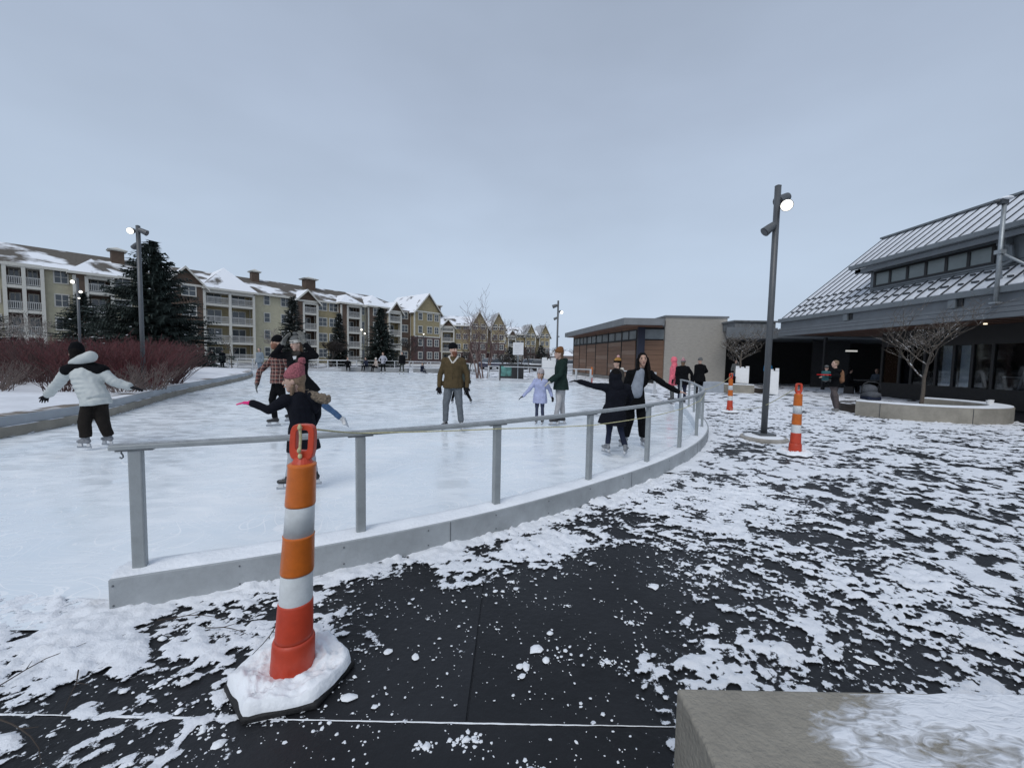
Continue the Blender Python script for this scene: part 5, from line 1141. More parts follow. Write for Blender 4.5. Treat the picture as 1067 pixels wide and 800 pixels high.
    # hair and hat
    if hair:
        hm, style = hair; K = MB(); K.ell(hp(0, -.018 if style == 'long' else -.024, .036), (.088 * hs, .100 * hs, .104 * hs), 14, 9, HM)
        if style == 'long':
            for s_ in (1, -1):
                K.cone2(hp(.086 * s_, -.005, .02), hp(.095 * s_, .02, -.16), (.024 * hs, .04 * hs), (.034 * hs, .045 * hs), 'round', tuple(HF)); K.cone2(hp(.085 * s_, .03, -.16), hp(.088 * s_, .085, -.36), (.036 * hs, .04 * hs), (.025 * hs, .022 * hs), 'round', tuple(HF))
            K.cone2(hp(0, -.07, 0), hp(0, -.09, -.25), (.08 * hs, .04 * hs), (.09 * hs, .035 * hs), 'round', tuple(HF))
        elif style == 'mid': K.cone2(hp(0, -.06, 0), hp(0, -.07, -.16), (.075 * hs, .05 * hs), (.06 * hs, .035 * hs), 'round', tuple(HF))
        elif style == 'side':
            K.cone2(hp(.06, .0, -.05), hp(.06, .05, -.24), (.02 * hs, .03 * hs), (.018 * hs, .018 * hs)); K.cone2(hp(-.06, .0, -.05), hp(-.06, .04, -.24), (.02 * hs, .03 * hs), (.018 * hs, .018 * hs)); K.cone2(hp(0, -.05, 0), hp(0, -.06, -.2), (.06 * hs, .04 * hs), (.045 * hs, .03 * hs))
        elif style == 'bun': K.ell(hp(0, -.09, .08), .04 * hs, 8, 6)
        o = K.build('hair', hm, t_)
        remesh(o, vox * .7, 2, .01, fleece)
    if beard:
        K = MB(); K.cone2(hp(0, .050, -.052), hp(0, .066, -.11), (.068 * hs, .045 * hs), (.040 * hs, .032 * hs), 'round', tuple(HF)); K.ell(hp(0, .098, -.036), (.026 * hs, .009 * hs, .007 * hs), 8, 5, HM); remesh(K.build('beard', beard, t_), .007, 1, .008, fleece)
    if hat:
        hm = hat[0]; K = MB(); tall = hat[1] if len(hat) > 1 else .0; vs = []; n = 20
        prof = [(.088, .030), (.094, .038), (.096, .075), (.091, .095), (.078, .135 + tall * .5), (.050, .160 + tall * .9), (.018, .172 + tall), (.004, .173 + tall)]
        for r_, z_ in prof: vs += [hp(r_ * math.cos(2 * PI * k / n), -.012 + r_ * 1.12 * math.sin(2 * PI * k / n) - max(0, z_ - .1) * (.25 + 8 * tall), z_ - .0) for k in range(n)]
        fs = [(i * n + k, i * n + (k + 1) % n, (i + 1) * n + (k + 1) % n, (i + 1) * n + k) for i in range(len(prof) - 1) for k in range(n)] + [tuple(range(n))]
        o = K.add(vs, fs).build('hat', hm, t_, smooth=True)
        if detail: sdv = o.modifiers.new('s', 'SUBSURF'); sdv.levels = sdv.render_levels = 1; dd = o.modifiers.new('d', 'DISPLACE'); dd.texture = fleece; dd.strength = .012; dd.texture_coords = 'LOCAL'
        if len(hat) > 2 and hat[2]:
            vs = []
            for r_, z_ in ((.0985, .030), (.0985, .082)): vs += [hp(r_ * math.cos(2 * PI * k / n), -.012 + r_ * 1.12 * math.sin(2 * PI * k / n), z_) for k in range(n)]
            MB().add(vs, [(k, (k + 1) % n, n + (k + 1) % n, n + k) for k in range(n)]).build('hat_band', hat[2], o, smooth=True)
        if len(hat) > 3 and hat[3]:
            P_ = MB(); P_.ell(hp(0, -.03 - 2.2 * tall, .195 + tall * .7), .040 * hs, 14, 10); pm_ = P_.build('pompom', hat[3], o, smooth=True); dd = pm_.modifiers.new('d', 'DISPLACE'); dd.texture = fleece; dd.strength = .03; dd.texture_coords = 'LOCAL'
    if extras: extras(t_, D, hp, q, F_, Rt, U_, HM, hs)
    return t_

white_puff = mat('white_puffer', (.50, .53, .52), .6, .07, 5, .12, 40); lap(white_puff, .085, .55); olive = cloth('olive_brown_jacket', (.085, .062, .033)); greyp = cloth('grey_trousers', (.13, .145, .16)); darkbr = cloth('dark_brown_trousers', (.020, .017, .015))
lav = cloth('lavender_jacket', (.38, .42, .62)); green = cloth('dark_green_jacket', (.016, .031, .027)); ltgrey = cloth('light_grey_trousers', (.40, .40, .41)); denim = cloth('blue_jeans', (.07, .13, .24)); rust = cloth('rust_knit', (.17, .08, .035)); greyk = cloth('grey_knit', (.14, .145, .145), .3, .6)
pinkk = mat('dusty_pink_knit', (.33, .10, .12), .9, .45, 60, .8, 60); pinkg = cloth('hot_pink_glove', (.75, .05, .22)); navyc = cloth('navy_cloth', (.02, .025, .045)); fur = mat('brown_grey_fur', (.20, .16, .12), .95, .45, 50, .8, 90)
blk_hair = mat('black_hair', (.006, .005, .005), .8, .3, 40, .3, 100, spec=.12); br_hair = mat('brown_hair', (.13, .075, .04), .6, .3, 40, .3, 100); bl_hair = mat('fair_brown_hair', (.21, .14, .09), .8, .3, 40, .3, 100); ging = mat('ginger_beard', (.16, .055, .025), .8, .3, 60, .4, 90)
white_fl = mat('white_fleece', (.6, .58, .54), .95, .15, 40, .6, 80); blackg = cloth('black_glove', (.012, .012, .014)); pinkc = cloth('pink_coat', (.75, .17, .22)); coatb = cloth('blue_black_coat', (.008, .009, .014)); hoodie = cloth('grey_hoodie', (.26, .29, .34)); tealc = cloth('teal_jacket', (.04, .12, .13)); leg_w = cloth('pale_leggings', (.40, .41, .43)); beige = cloth('beige_coat', (.42, .36, .32)); bluej = cloth('bright_blue_jacket', (.02, .16, .34)); redm = cloth('red_item', (.55, .02, .02))
# plaid flannel
pl_m = bpy.data.materials.new('plaid_flannel'); pl_m.use_nodes = True; N, b, L = nodes_of(pl_m); b.inputs['Roughness'].default_value = .9
t = N.nodes.new('ShaderNodeTexCoord'); sx_ = N.nodes.new('ShaderNodeSeparateXYZ'); L(t.outputs['Object'], sx_.inputs[0])
def band_(sock, period, width, ph=0.0):
    a = N.nodes.new('ShaderNodeMath'); a.operation = 'MULTIPLY_ADD'; a.inputs[1].default_value = 1 / period; a.inputs[2].default_value = ph; L(sock, a.inputs[0])
    f_ = N.nodes.new('ShaderNodeMath'); f_.operation = 'FRACT'; L(a.outputs[0], f_.inputs[0]); l_ = N.nodes.new('ShaderNodeMath'); l_.operation = 'LESS_THAN'; l_.inputs[1].default_value = width; L(f_.outputs[0], l_.inputs[0]); return l_.outputs[0]
def mixc(f_, a, c):
    x = N.nodes.new('ShaderNodeMix'); x.data_type = 'RGBA'; L(f_, x.inputs[0])
    if hasattr(a, 'links'): L(a, x.inputs[6])
    else: x.inputs[6].default_value = a
    x.inputs[7].default_value = c; return x.outputs[2]
c_ = mixc(band_(sx_.outputs[0], .075, .42), (.17, .05, .04, 1), (.05, .02, .02, 1)); c_ = mixc(band_(sx_.outputs[2], .075, .36, .3), c_, (.035, .018, .02, 1)); c_ = mixc(band_(sx_.outputs[2], .075, .10, .85), c_, (.36, .27, .23, 1)); c_ = mixc(band_(sx_.outputs[0], .075, .11, .5), c_, (.33, .25, .21, 1))
L(c_, b.inputs['Base Color'])

# 1 child in the white puffer, seen from behind, leaning to the left
def ex_kid(t_, D, hp, q, F_, Rt, U_, HM, hs):
    K = MB(); top = D['neck']; 
    for n_ in 'LR': K.cone2(D['neck'] - U_ * .035 - F_ * .01, D['sh' + n_] + U_ * .005, (.115, .112), (.088, .098), 'round', tuple(F_))
    K.cone2(D['neck'] - U_ * .05 - F_ * .07, D['neck'] - U_ * .13 - F_ * .075, (.12, .06), (.10, .06), 'round', tuple(F_))
    remesh(K.build('jacket_yoke', blackc, t_), .013, 3, .01)
    K = MB(); K.cone2(D['neck'] - F_ * .07 + V3(-.12, 0, .02), D['neck'] - F_ * .06 + V3(.12, 0, .12), (.07, .07), (.085, .085))
    remesh(K.build('hood', white_puff, t_), .013, 4, .02)
person('child in white puffer jacket and black hair gliding away with both arms spread', (-6.22, 5.95, .006), 125, 1.52,
       dict(head=(-.31, .10, 1.42), neck=(-.17, .06, 1.27), chest=(-.12, .03, 1.10), waist=(-.03, 0, .92), pelvis=(.06, -.02, .76), shL=(-.30, -.04, 1.18), shR=(.06, .10, 1.18), elL=(-.52, .02, .98), wrL=(-.76, .08, .80), elR=(.20, .12, 1.02), wrR=(.36, .22, .93),
            hipL=(-.02, -.05, .74), hipR=(.11, .03, .74), knL=(-.07, -.06, .42), knR=(.08, .05, .44), anL=(-.06, -.06, .17), anR=(.08, .14, .17), toeL=178, toeR=170, handL=(-.9, .3, -.7), handR=(.9, .2, -.2), hem=(.07, -.02, .68)),
       jacket=white_puff, trousers=darkbr, boots=bootg, hat=(blackc, .02), hair=(blk_hair, 'mid'), gloves=(blackg, blackg), child=True, puff=.026, extras=ex_kid, head_tilt=(-15, 0), tr_w=1.45, build=.95, collar=False)
# 2 plaid man
def ex_plaid(t_, D, hp, q, F_, Rt, U_, HM, hs):
    K = MB(); K.cone2(hp(0, .03, -.02), hp(0, .055, -.075), (.078 * hs, .07 * hs), (.05 * hs, .05 * hs)); 
    remesh(K.build('beard', mat('reddish_beard', (.22, .10, .06), .85, .3, 50), t_), .008, 2)
person('man in red plaid flannel shirt and black beanie skating towards the left', (-4.77, 8.2, .006), 215, 1.74,
       dict(elR=(-.30, -.12, 1.13), wrR=(-.33, -.16, .88), elL=(.26, .05, 1.16), wrL=(.30, -.05, .92), knR=(-.06, -.12, .56), anR=(-.04, -.05, .17), knL=(.10, .0, .56), anL=(.16, .22, .24), toeR=215, toeL=240, handR=(-.1, -.1, -1)),
       jacket=pl_m, trousers=blackc, boots=bootb, hat=(blackc, .01), gloves=greyk, coat=(.82, 0), head_face=235, extras=ex_plaid, build=1.05, skin_m=skin2)
# 3 woman in grey pompom hat holding it with mittens, one leg stretched back
def ex_wom(t_, D, hp, q, F_, Rt, U_, HM, hs):
    K = MB(); c_ = D['chest'] - F_ * -.14 + V3(.04, -.0, .07); K.add([c_ + V3(-.03, -.018, .025), c_ + V3(.035, -.01, .03), c_ + V3(.03, -.012, -.02), c_ + V3(-.01, -.02, -.035)], [(0, 1, 2, 3)]); K.build('chest_badge', holder, t_)
    K = MB()
    for i, xx in enumerate((-.05, -.03, -.01, .012, .032, .05)):
        K.box(0, 0, 0, 0, 0, 0); p_ = hp(xx, .098 + .006 - abs(xx) * .35, .055); K.v = K.v[:-8]; K.f = K.f[:-6]; a_ = [p_ + (HM @ V3(sx0 * .006, .004, sz0 * .012)) * hs for sz0 in (-1, 1) for sx0 in (-1, 1)]; K.add(a_, [(0, 1, 3, 2)])
    K.build('hat_lettering', blackc, t_)
    K = MB(); K.cone2(hp(-.05, .03, -.165), hp(.05, .03, -.165), .045, .045); K.cone2(hp(0, .05, -.18), hp(-.04, .08, -.30), .04, .03); remesh(K.build('scarf', cloth('dark_scarf', (.05, .045, .04), .5), t_), .012, 2, .02)
person('woman in long black coat clutching her grey pompom hat with both mittens', (-3.91, 7.35, .006), 262, 1.72,
       dict(head=(.0, -.06, 1.66), neck=(.01, 0, 1.50), shR=(-.17, 0, 1.46), shL=(.19, .02, 1.46), elR=(-.37, -.12, 1.46), wrR=(-.20, -.12, 1.66), elL=(.34, -.02, 1.46), wrL=(.17, -.10, 1.69), handR=(.25, .05, .6), handL=(-.2, .05, .7),
            hipR=(-.05, 0, .92), hipL=(.12, .03, .92), knR=(-.05, -.05, .54), anR=(-.02, 0, .17), knL=(.38, .18, .56), anL=(.62, .40, .26), toeL=-50, toeR=262, hem=(.17, .08, .72), pitchL=-.8),
       jacket=blackc, trousers=denim, boots=bootw, hat=(greyk, .0, white_fl, greyk), hair=(br_hair, 'mid'), gloves=cloth('grey_green_mitten', (.19, .19, .175)), glove_r=1.35, coat=(.55, .03), head_face=250, head_tilt=(-8, 6), extras=ex_wom, build=1.12)
# 4 girl in pink knit hat reaching left
def ex_girl(t_, D, hp, q, F_, Rt, U_, HM, hs):
    K = MB(); c_ = D['neck'] + V3(.10, .03, .0); K.cone2(c_ + V3(-.10, .0, .02), c_ + V3(.16, .02, -.05), (.05, .05), (.055, .05)); remesh(K.build('fur_trim', fur, t_), .011, 1, .05, fleece)
    K = MB(); K.cone2(D['neck'] + V3(.06, .04, -.03), D['neck'] + V3(.13, .05, -.15), (.09, .08), (.06, .06)); remesh(K.build('hood', coatb, t_), .012, 3, .02)
person('girl in dusty pink knitted hat and black coat pointing left with a pink glove', (-2.28, 4.27, .006), 196, 1.30,
       dict(head=(-.02, -.03, 1.195), neck=(.02, 0, 1.05), chest=(.03, 0, .92), waist=(.05, 0, .76), pelvis=(.05, 0, .66), shR=(-.06, -.13, 1.0), shL=(.13, .13, 1.0), elR=(-.16, -.24, .915), wrR=(-.31, -.27, .985), elL=(.10, .22, .80), wrL=(.02, .20, .62), handR=(-1, -.1, .06),
            hipR=(.01, -.06, .62), hipL=(.07, .06, .62), knR=(-.03, -.07, .40), anR=(-.06, -.08, .165), knL=(.10, .06, .40), anL=(.13, .09, .165), toeR=190, toeL=200, hem=(.06, 0, .46)),
       jacket=coatb, trousers=leg_w, boots=bootb, hat=(pinkk, .03, None, pinkk), hair=(bl_hair, 'side'), gloves=(blackg, pinkg), child=True, coat=(.4, .02), extras=ex_girl, head_tilt=(-4, 0), build=1.3, vox=.011, tr_w=.95, headk=1.1)
# 5 man in the olive brown jacket
def ex_man(t_, D, hp, q, F_, Rt, U_, HM, hs):
    K = MB(); c_ = D['neck'] + F_ * .04
    for s_ in (1, -1): K.cone2(c_ + Rt * .085 * s_ + U_ * .03, c_ + F_ * .09 - U_ * .09 + Rt * .012 * s_, (.026, .026), (.016, .016))
    K.cone2(c_ - F_ * .12 + Rt * .08 + U_ * .04, c_ - F_ * .12 - Rt * .08 + U_ * .04, .03, .03); remesh(K.build('fleece_collar', white_fl, t_), .009, 1, .015, fleece)
    z_ = MB(); a_ = D['chest'] + F_ * .135; z_.tube([a_ + U_ * .05, a_ - U_ * .15, D['pelvis'] + F_ * .15 + U_ * .0], .005, 4); z_.build('jacket_zip', darkbr, t_)
person('bearded man in olive brown jacket, black beanie and grey trousers standing on the ice', (-1.18, 8.08, .006), 272, 1.66,
       dict(knR=(-.14, -.03, .55), knL=(.13, -.03, .55), anR=(-.15, 0, .17), anL=(.17, 0, .17), elR=(-.27, .03, 1.14), wrR=(-.27, -.05, .90), elL=(.28, .03, 1.14), wrL=(.28, -.05, .90), handR=(.05, -.1, -1), handL=(-.05, -.1, -1), toeR=250, toeL=290),
       jacket=olive, trousers=greyp, boots=bootb, hat=(blackc, .0), beard=ging, gloves=blackg, coat=(.84, 0), head_face=312, extras=ex_man, build=1.18, puff=.004, tr_w=1.15)
# 6 small child in lavender
person('small child in lavender jacket and grey hat reaching out one mitten', (.63, 8.95, .006), 250, 1.14,
       dict(elR=(-.25, -.05, .80), wrR=(-.38, -.08, .66), handR=(-.8, 0, -.5), elL=(.22, .0, .80), wrL=(.26, -.04, .66)),
       jacket=lav, trousers=cloth('slate_blue_trousers', (.05, .06, .10)), boots=bootb, hat=(mat('pale_grey_knit', (.38, .35, .36), .9, .2, 40, .5, 60), .0), hair=(bl_hair, 'side'), gloves=blackg, child=True, coat=(.66, .02), head_face=225, build=1.2, vox=.012, puff=.006)
# 7 woman in green jacket bending a little to the child
def ex_green(t_, D, hp, q, F_, Rt, U_, HM, hs):
    K = MB(); K.box(-.05, .05, -.003, .003, -.02, .0); K.v = [tuple(D['elL'].lerp(D['shL'], .5) + V3(-.0, -.075, 0) + V3(*v)) for v in K.v]; K.build('sleeve_label', holder, t_)
person('woman in dark green hooded jacket and rust knit hat beside the lavender child', (1.08, 8.94, .006), 190, 1.66,
       dict(head=(-.06, -.04, 1.60), neck=(.0, 0, 1.46), shL=(.06, .16, 1.40), shR=(.02, -.16, 1.40), elR=(-.04, -.24, 1.16), wrR=(-.24, -.18, 1.0), elL=(-.06, .20, 1.14), wrL=(-.28, .12, .98), handR=(-.8, 0, -.5), anR=(-.10, -.07, .17), anL=(.08, .10, .17), knR=(-.04, -.08, .55), knL=(.05, .08, .55)),
       jacket=green, trousers=ltgrey, boots=bootb, hat=(rust, .01), hair=(br_hair, 'mid'), gloves=(blackg, cloth('cream_glove', (.5, .48, .42))), coat=(.78, .01), head_face=195, hood=green, build=1.15, extras=ex_green, tr_w=1.05)
# 8 long black coat, back to camera, arm out
def ex_hood(t_, D, hp, q, F_, Rt, U_, HM, hs):
    K = MB(); K.ell(D['head'] - U_ * .0 - F_ * .012, (.108 * hs, .115 * hs, .130 * hs), 16, 10, HM); K.cone2(D['neck'], D['head'] - U_ * .06, .12, .095); remesh(K.build('hood', coatb, t_), .013, 3, .02)
person('person in long black hooded coat, back to the camera, with left arm stretched out', (1.58, 6.15, .006), 95, 1.33,
       dict(head=(.0, .03, 1.24), neck=(.02, 0, 1.08), chest=(.02, 0, .98), waist=(.0, 0, .82), pelvis=(-.01, 0, .72), shL=(-.14, .0, 1.06), shR=(.18, 0, 1.06), elL=(-.34, .0, 1.09), wrL=(-.55, .02, 1.15), handL=(-1, 0, .1), elR=(.26, .05, .92), wrR=(.24, .14, .80), hem=(-.03, 0, .50), anL=(-.09, 0, .17), anR=(.16, -.10, .17), knL=(-.07, .0, .42), knR=(.10, -.02, .42), toeL=120, toeR=60),
       jacket=coatb, trousers=navyc, boots=bootg, hair=(blk_hair, 'mid'), gloves=blackg, coat=(.4, .05), extras=ex_hood, build=1.25, child=True, vox=.012)
# 9 long-haired woman, open black coat
def ex_long(t_, D, hp, q, F_, Rt, U_, HM, hs):
    K = MB(); K.cone2(D['chest'] + F_ * .065 + U_ * .10 + Rt * .0, D['pelvis'] + F_ * .085 - U_ * .0, (.075, .078), (.118, .092), 'round', tuple(F_)); K.cone2(D['neck'] + F_ * .02, D['chest'] + F_ * .06 + U_ * .08, .06, .07); remesh(K.build('hoodie', hoodie, t_), .012, 3, .015)
person('young woman with long black hair, open black coat and grey hoodie, hand on the rail', (2.06, 6.75, .006), 262, 1.60,
       dict(head=(.10, -.05, 1.50), neck=(.09, 0, 1.34), chest=(.07, 0, 1.18), shR=(-.09, .0, 1.27), shL=(.25, 0, 1.27), elR=(-.16, .0, 1.04), wrR=(-.20, .06, .86), elL=(.48, -.02, 1.10), wrL=(.72, -.05, .98), handL=(1, 0, -.1), knR=(-.06, 0, .52), anR=(-.12, .05, .17), knL=(.14, 0, .52), anL=(.19, .05, .17), toeR=215, toeL=275),
       jacket=blackc, trousers=blackc, boots=bootg, hair=(blk_hair, 'long'), coat=(.66, .02), extras=ex_long, build=1.0, tr_w=1.35, skin_m=skin2, head_tilt=(0, 5))
# 10 person with yellow-brown hat and pink pompom behind them
person('skater in mustard hat with pale pink pompom hidden behind the black-coated pair', (2.40, 9.2, .006), 200, 1.44, None, jacket=cloth('dark_taupe_coat', (.05, .045, .04)), trousers=blackc, boots=bootb, hat=(cloth('mustard_hat', (.36, .20, .06), .4), .0, blackc, cloth('pale_pink_pom', (.6, .36, .36))), hair=(blk_hair, 'mid'), gloves=blackg, hood=white_fl)
# 11-13 group near the rail end
def ex_ph(t_, D, hp, q, F_, Rt, U_, HM, hs):
    K = MB(); K.ell(D['head'] + U_ * .015 - HM @ V3(0, .035, 0), (.11, .115, .135), 14, 9, HM); K.cone2(D['neck'] - F_ * .03, D['head'] - U_ * .06 - HM @ V3(0, .04, 0), .11, .09); remesh(K.build('hood', pinkc, t_), .016, 3, .02)
person('person in bright pink hooded coat standing beyond the rail end', (5.82, 14.6, .006), 170, 1.56, None, jacket=pinkc, trousers=greyk, boots=bootb, gloves=blackg, coat=(.62, .02), extras=ex_ph, head_face=160, vox=.016)
person('person in black jacket and pink-grey pompom hat leaning next to the pink coat', (5.92, 14.0, .006), 60, 1.48, dict(elR=(.32, 0, 1.08), wrR=(.36, .10, .90), elL=(-.20, .05, 1.05), wrL=(-.12, .2, .95)), jacket=blackc, trousers=navyc, boots=bootb, hat=(cloth('grey_pink_knit', (.42, .22, .25), .5), .0, greyk, cloth('pale_pink_pom', (.6, .36, .36))), hair=(br_hair, 'mid'), gloves=blackg, coat=(.74, .02), build=1.4, vox=.016)
person('man in black coat and grey beanie seen from behind near the beige brick block', (7.58, 16.3, .006), 100, 1.64, dict(anR=(.12, -.05, .12), elR=(.34, .1, 1.12), wrR=(.2, .25, 1.0)), jacket=blackc, trousers=blackc, hat=(greyk, .0), gloves=blackg, coat=(.76, .02), build=1.3, skates=False, vox=.016)
def seat_pose(f, s_=1.0, low=.45):
    F_ = V3(math.cos(R(f)), math.sin(R(f)), 0); Rt = V3(math.sin(R(f)), -math.cos(R(f)), 0); U_ = V3(0, 0, 1)
    J = dict(pelvis=U_ * (low + .08), waist=U_ * (low + .22) + F_ * .02, chest=U_ * (low + .42) + F_ * .05, neck=U_ * (low + .58) + F_ * .07, head=U_ * (low + .76) + F_ * .11)
    for k_, n_ in ((1, 'R'), (-1, 'L')):
        J['sh' + n_] = J['neck'] + Rt * .17 * k_ - U_ * .06; J['el' + n_] = J['sh' + n_] - U_ * .26 + Rt * .05 * k_ + F_ * .05; J['wr' + n_] = J['el' + n_] + F_ * .22 - U_ * .04 - Rt * .04 * k_
        J['hip' + n_] = U_ * (low + .04) + Rt * .09 * k_; J['kn' + n_] = U_ * (low + .05) + Rt * .13 * k_ + F_ * .42; J['an' + n_] = U_ * .13 + Rt * .13 * k_ + F_ * .46
    J['hem'] = U_ * (low + .02)
    return {k_: tuple(v * s_) for k_, v in J.items()}
def sitter(label, loc, f, jk, tr, hat=None, low=.45, s_=1.0, hair=None, **k): return person(label, loc, f, 1.7 * s_, seat_pose(f, s_, low), jacket=jk, trousers=tr, boots=bootb, hat=hat, hair=hair, skates=False, vox=.02, detail=False, gloves=blackg, **k)
sitter('child in black sitting on the small planter before the brick block', (11.3, 20.6, .0), 200, blackc, blackc, (blackc, .0), s_=.8)
# 14 mother carrying a baby, with stroller
def ex_mother(t_, D, hp, q, F_, Rt, U_, HM, hs):
    K = MB(); K.cone2(D['chest'] - F_ * .16 + U_ * .06, D['waist'] - F_ * .17, (.13, .08), (.15, .10), 'round', tuple(F_)); remesh(K.build('backpack', cloth('tan_backpack', (.22, .12, .07)), t_), .018, 2, .01)
person('adult with bun hair carrying a baby and wearing a tan backpack', (10.2, 12.75, 0), 178, 1.62, dict(anR=(.06, -.1, .10), anL=(.20, .10, .10), knR=(.0, -.10, .50), knL=(.06, .10, .50), elR=(-.08, -.26, 1.15), wrR=(-.30, -.14, 1.16), elL=(-.08, .24, 1.12), wrL=(-.32, .10, 1.10)),
       jacket=blackc, trousers=cloth('plum_grey_trousers', (.10, .085, .085)), boots=cloth('grey_shoe', (.2, .2, .2)), hair=(bl_hair, 'bun'), coat=(.86, .01), skates=False, extras=ex_mother, tr_w=1.2, vox=.014)
sj = {k_: v for k_, v in seat_pose(30, .5, .3).items()}
person('baby in teal and grey snowsuit held in the arms of the adult', (9.88, 12.72, 1.02), 30, .85, {k_: (v[0], v[1], v[2] - .18) for k_, v in sj.items()}, jacket=tealc, trousers=greyk, boots=blackc, hat=(greyk, .0, blackc), skates=False, vox=.012, child=True, gloves=greyk)
MB_ = MB(); MB_.box(-.22, .12, -.08, .08, 0, .03); tag(bevel(MB_.build('red_tray', redm), .01), 'flat red item held out below the baby', 'tray').location = (9.75, 12.55, 1.16)
# distant skaters and bystanders
F0 = dict(vox=.022, detail=False)
person('distant skater in pale grey jacket and black trousers, left of a pair', (-10.9, 34.0, .006), 260, 1.74, dict(elR=(-.33, 0, 1.22), elL=(.33, 0, 1.22), wrR=(-.2, -.15, 1.05), wrL=(.2, -.15, 1.05), anR=(-.16, 0, .17), anL=(.18, 0, .17), knR=(-.12, 0, .55), knL=(.14, 0, .55)), jacket=cloth('pale_grey_jacket', (.36, .37, .42)), trousers=blackc, boots=bootw, hair=(br_hair, 'mid'), gloves=blackg, **F0)
person('distant skater in black jacket, right of a pair', (-9.35, 34.2, .006), 265, 1.82, dict(anR=(-.2, 0, .17), anL=(.15, 0, .17), knR=(-.14, 0, .55)), jacket=blackc, trousers=cloth('olive_grey_trousers', (.05, .055, .05)), boots=bootw, hair=(blk_hair, 'mid'), gloves=blackg, coat=(.80, .02), build=1.25, **F0)
person('distant bystander in navy coat in front of the back fence', (-23.3, 32.4, .1), 270, 1.66, None, jacket=coatb, trousers=blackc, boots=bootb, hat=(greyk, .0), gloves=blackg, coat=(.7, .02), build=1.3, skates=False, **F0)
person('distant person in black jacket and pale hat behind the fence, furthest left', (-28.6, 38.5, .1), 300, 1.66, None, jacket=blackc, trousers=navyc, boots=bootb, hat=(cloth('pale_hat', (.45, .44, .42)), .0), gloves=blackg, skates=False, **F0)
person('distant person in black leaning on the back fence', (-23.4, 39.5, .1), 290, 1.66, dict(elR=(-.3, -.1, 1.2), wrR=(-.4, -.2, 1.0)), jacket=blackc, trousers=navyc, boots=bootb, hair=(blk_hair, 'mid'), gloves=blackg, skates=False, **F0)
person('distant skater in pale blue-grey clothes left of the plaid shirt', (-16.6, 26.5, .006), 260, 1.80, dict(anR=(-.08, 0, .17), anL=(-.02, .1, .17), knR=(-.04, 0, .55), knL=(.02, 0, .55)), jacket=cloth('blue_grey_coat', (.20, .24, .28)), trousers=cloth('blue_grey_jeans', (.17, .22, .28)), boots=bootb, hair=(greyk, 'mid'), gloves=greyk, build=1.15, **F0)
sitter('leftmost seated person in black on the low ledge across the rink', (-15.2, 37.2, 0), 300, blackc, blackc, hair=(br_hair, 'mid'))
sitter('middle seated person in dark clothes on the low ledge across the rink', (-13.6, 37.6, .05), 250, navyc, blackc, hair=(blk_hair, 'mid'))
sitter('seated person in beige coat and white hat on the low ledge across the rink', (-12.5, 37.2, 0), 230, beige, blackc, hat=(white_fl, .0))
sitter('small person in navy sitting alone on the far edge of the ice', (-8.5, 37.8, -.25), 330, navyc, navyc, hair=(bl_hair, 'mid'), s_=.9)
person('skater in dark clothes half hidden behind the brown jacket man', (-1.55, 12.6, .006), 80, 1.45, dict(anL=(-.32, 0, .17), knL=(-.22, 0, .5), anR=(.25, .1, .17)), jacket=cloth('dark_grey_green_coat', (.04, .05, .045)), trousers=blackc, boots=bootb, hair=(blk_hair, 'mid'), gloves=blackg, vox=.016)
sitter('person in bright blue jacket by the white boards under the canopy', (16.2, 25.6, .35), 250, bluej, blackc, hair=(blk_hair, 'mid'))
sitter('dim seated person in black at the table under the canopy', (17.3, 20.8, 0), 340, blackc, blackc, hair=(blk_hair, 'mid'))
sitter('dim seated person in grey-blue at the right of the canopy table', (19.4, 21.4, 0), 200, cloth('dim_grey_blue', (.09, .11, .14)), blackc, hair=(br_hair, 'mid'))
person('dim person in dark clothes standing under the canopy behind the bare tree', (14.6, 26.4, 0), 270, 1.72, None, jacket=greyk, trousers=cloth('blue_jeans', (.07, .13, .24)), boots=bootb, hair=(blk_hair, 'mid'), gloves=blackg, skates=False, **F0)

# infant carrier standing on the planter wall
st_ = thing('infant_carrier', 'grey infant carrier with hoop handle standing on the left end of the planter wall', 'baby carrier', (10.82, 12.12, .455), R(-15))
gm_ = cloth('grey_carrier_fabric', (.085, .09, .10))
K = MB(); K.cone2((0, -.16, .16), (0, .16, .16), (.19, .10), (.20, .12), 'round', (0, 0, 1)); K.cone2((0, .12, .18), (0, .22, .34), (.19, .09), (.17, .07), 'round', (0, 1, 0)); remesh(K.build('carrier_shell', gm_, st_), .015, 2)
K = MB(); K.ell((0, .12, .30), (.21, .20, .17), 16, 10); o = remesh(K.build('canopy', gm_, st_), .015, 2, .01)
K = MB(); K.tube([(-.23, .02, .18), (-.24, .0, .36), (-.20, -.02, .48), (-.10, -.02, .54), (.10, -.02, .54), (.20, -.02, .48), (.24, .0, .36), (.23, .02, .18)], .016, 8); K.build('hoop_handle', blk, st_, smooth=True)
bevel(MB().box(-.17, .17, -.22, .24, .0, .12).build('carrier_base', navyc, st_), .03)

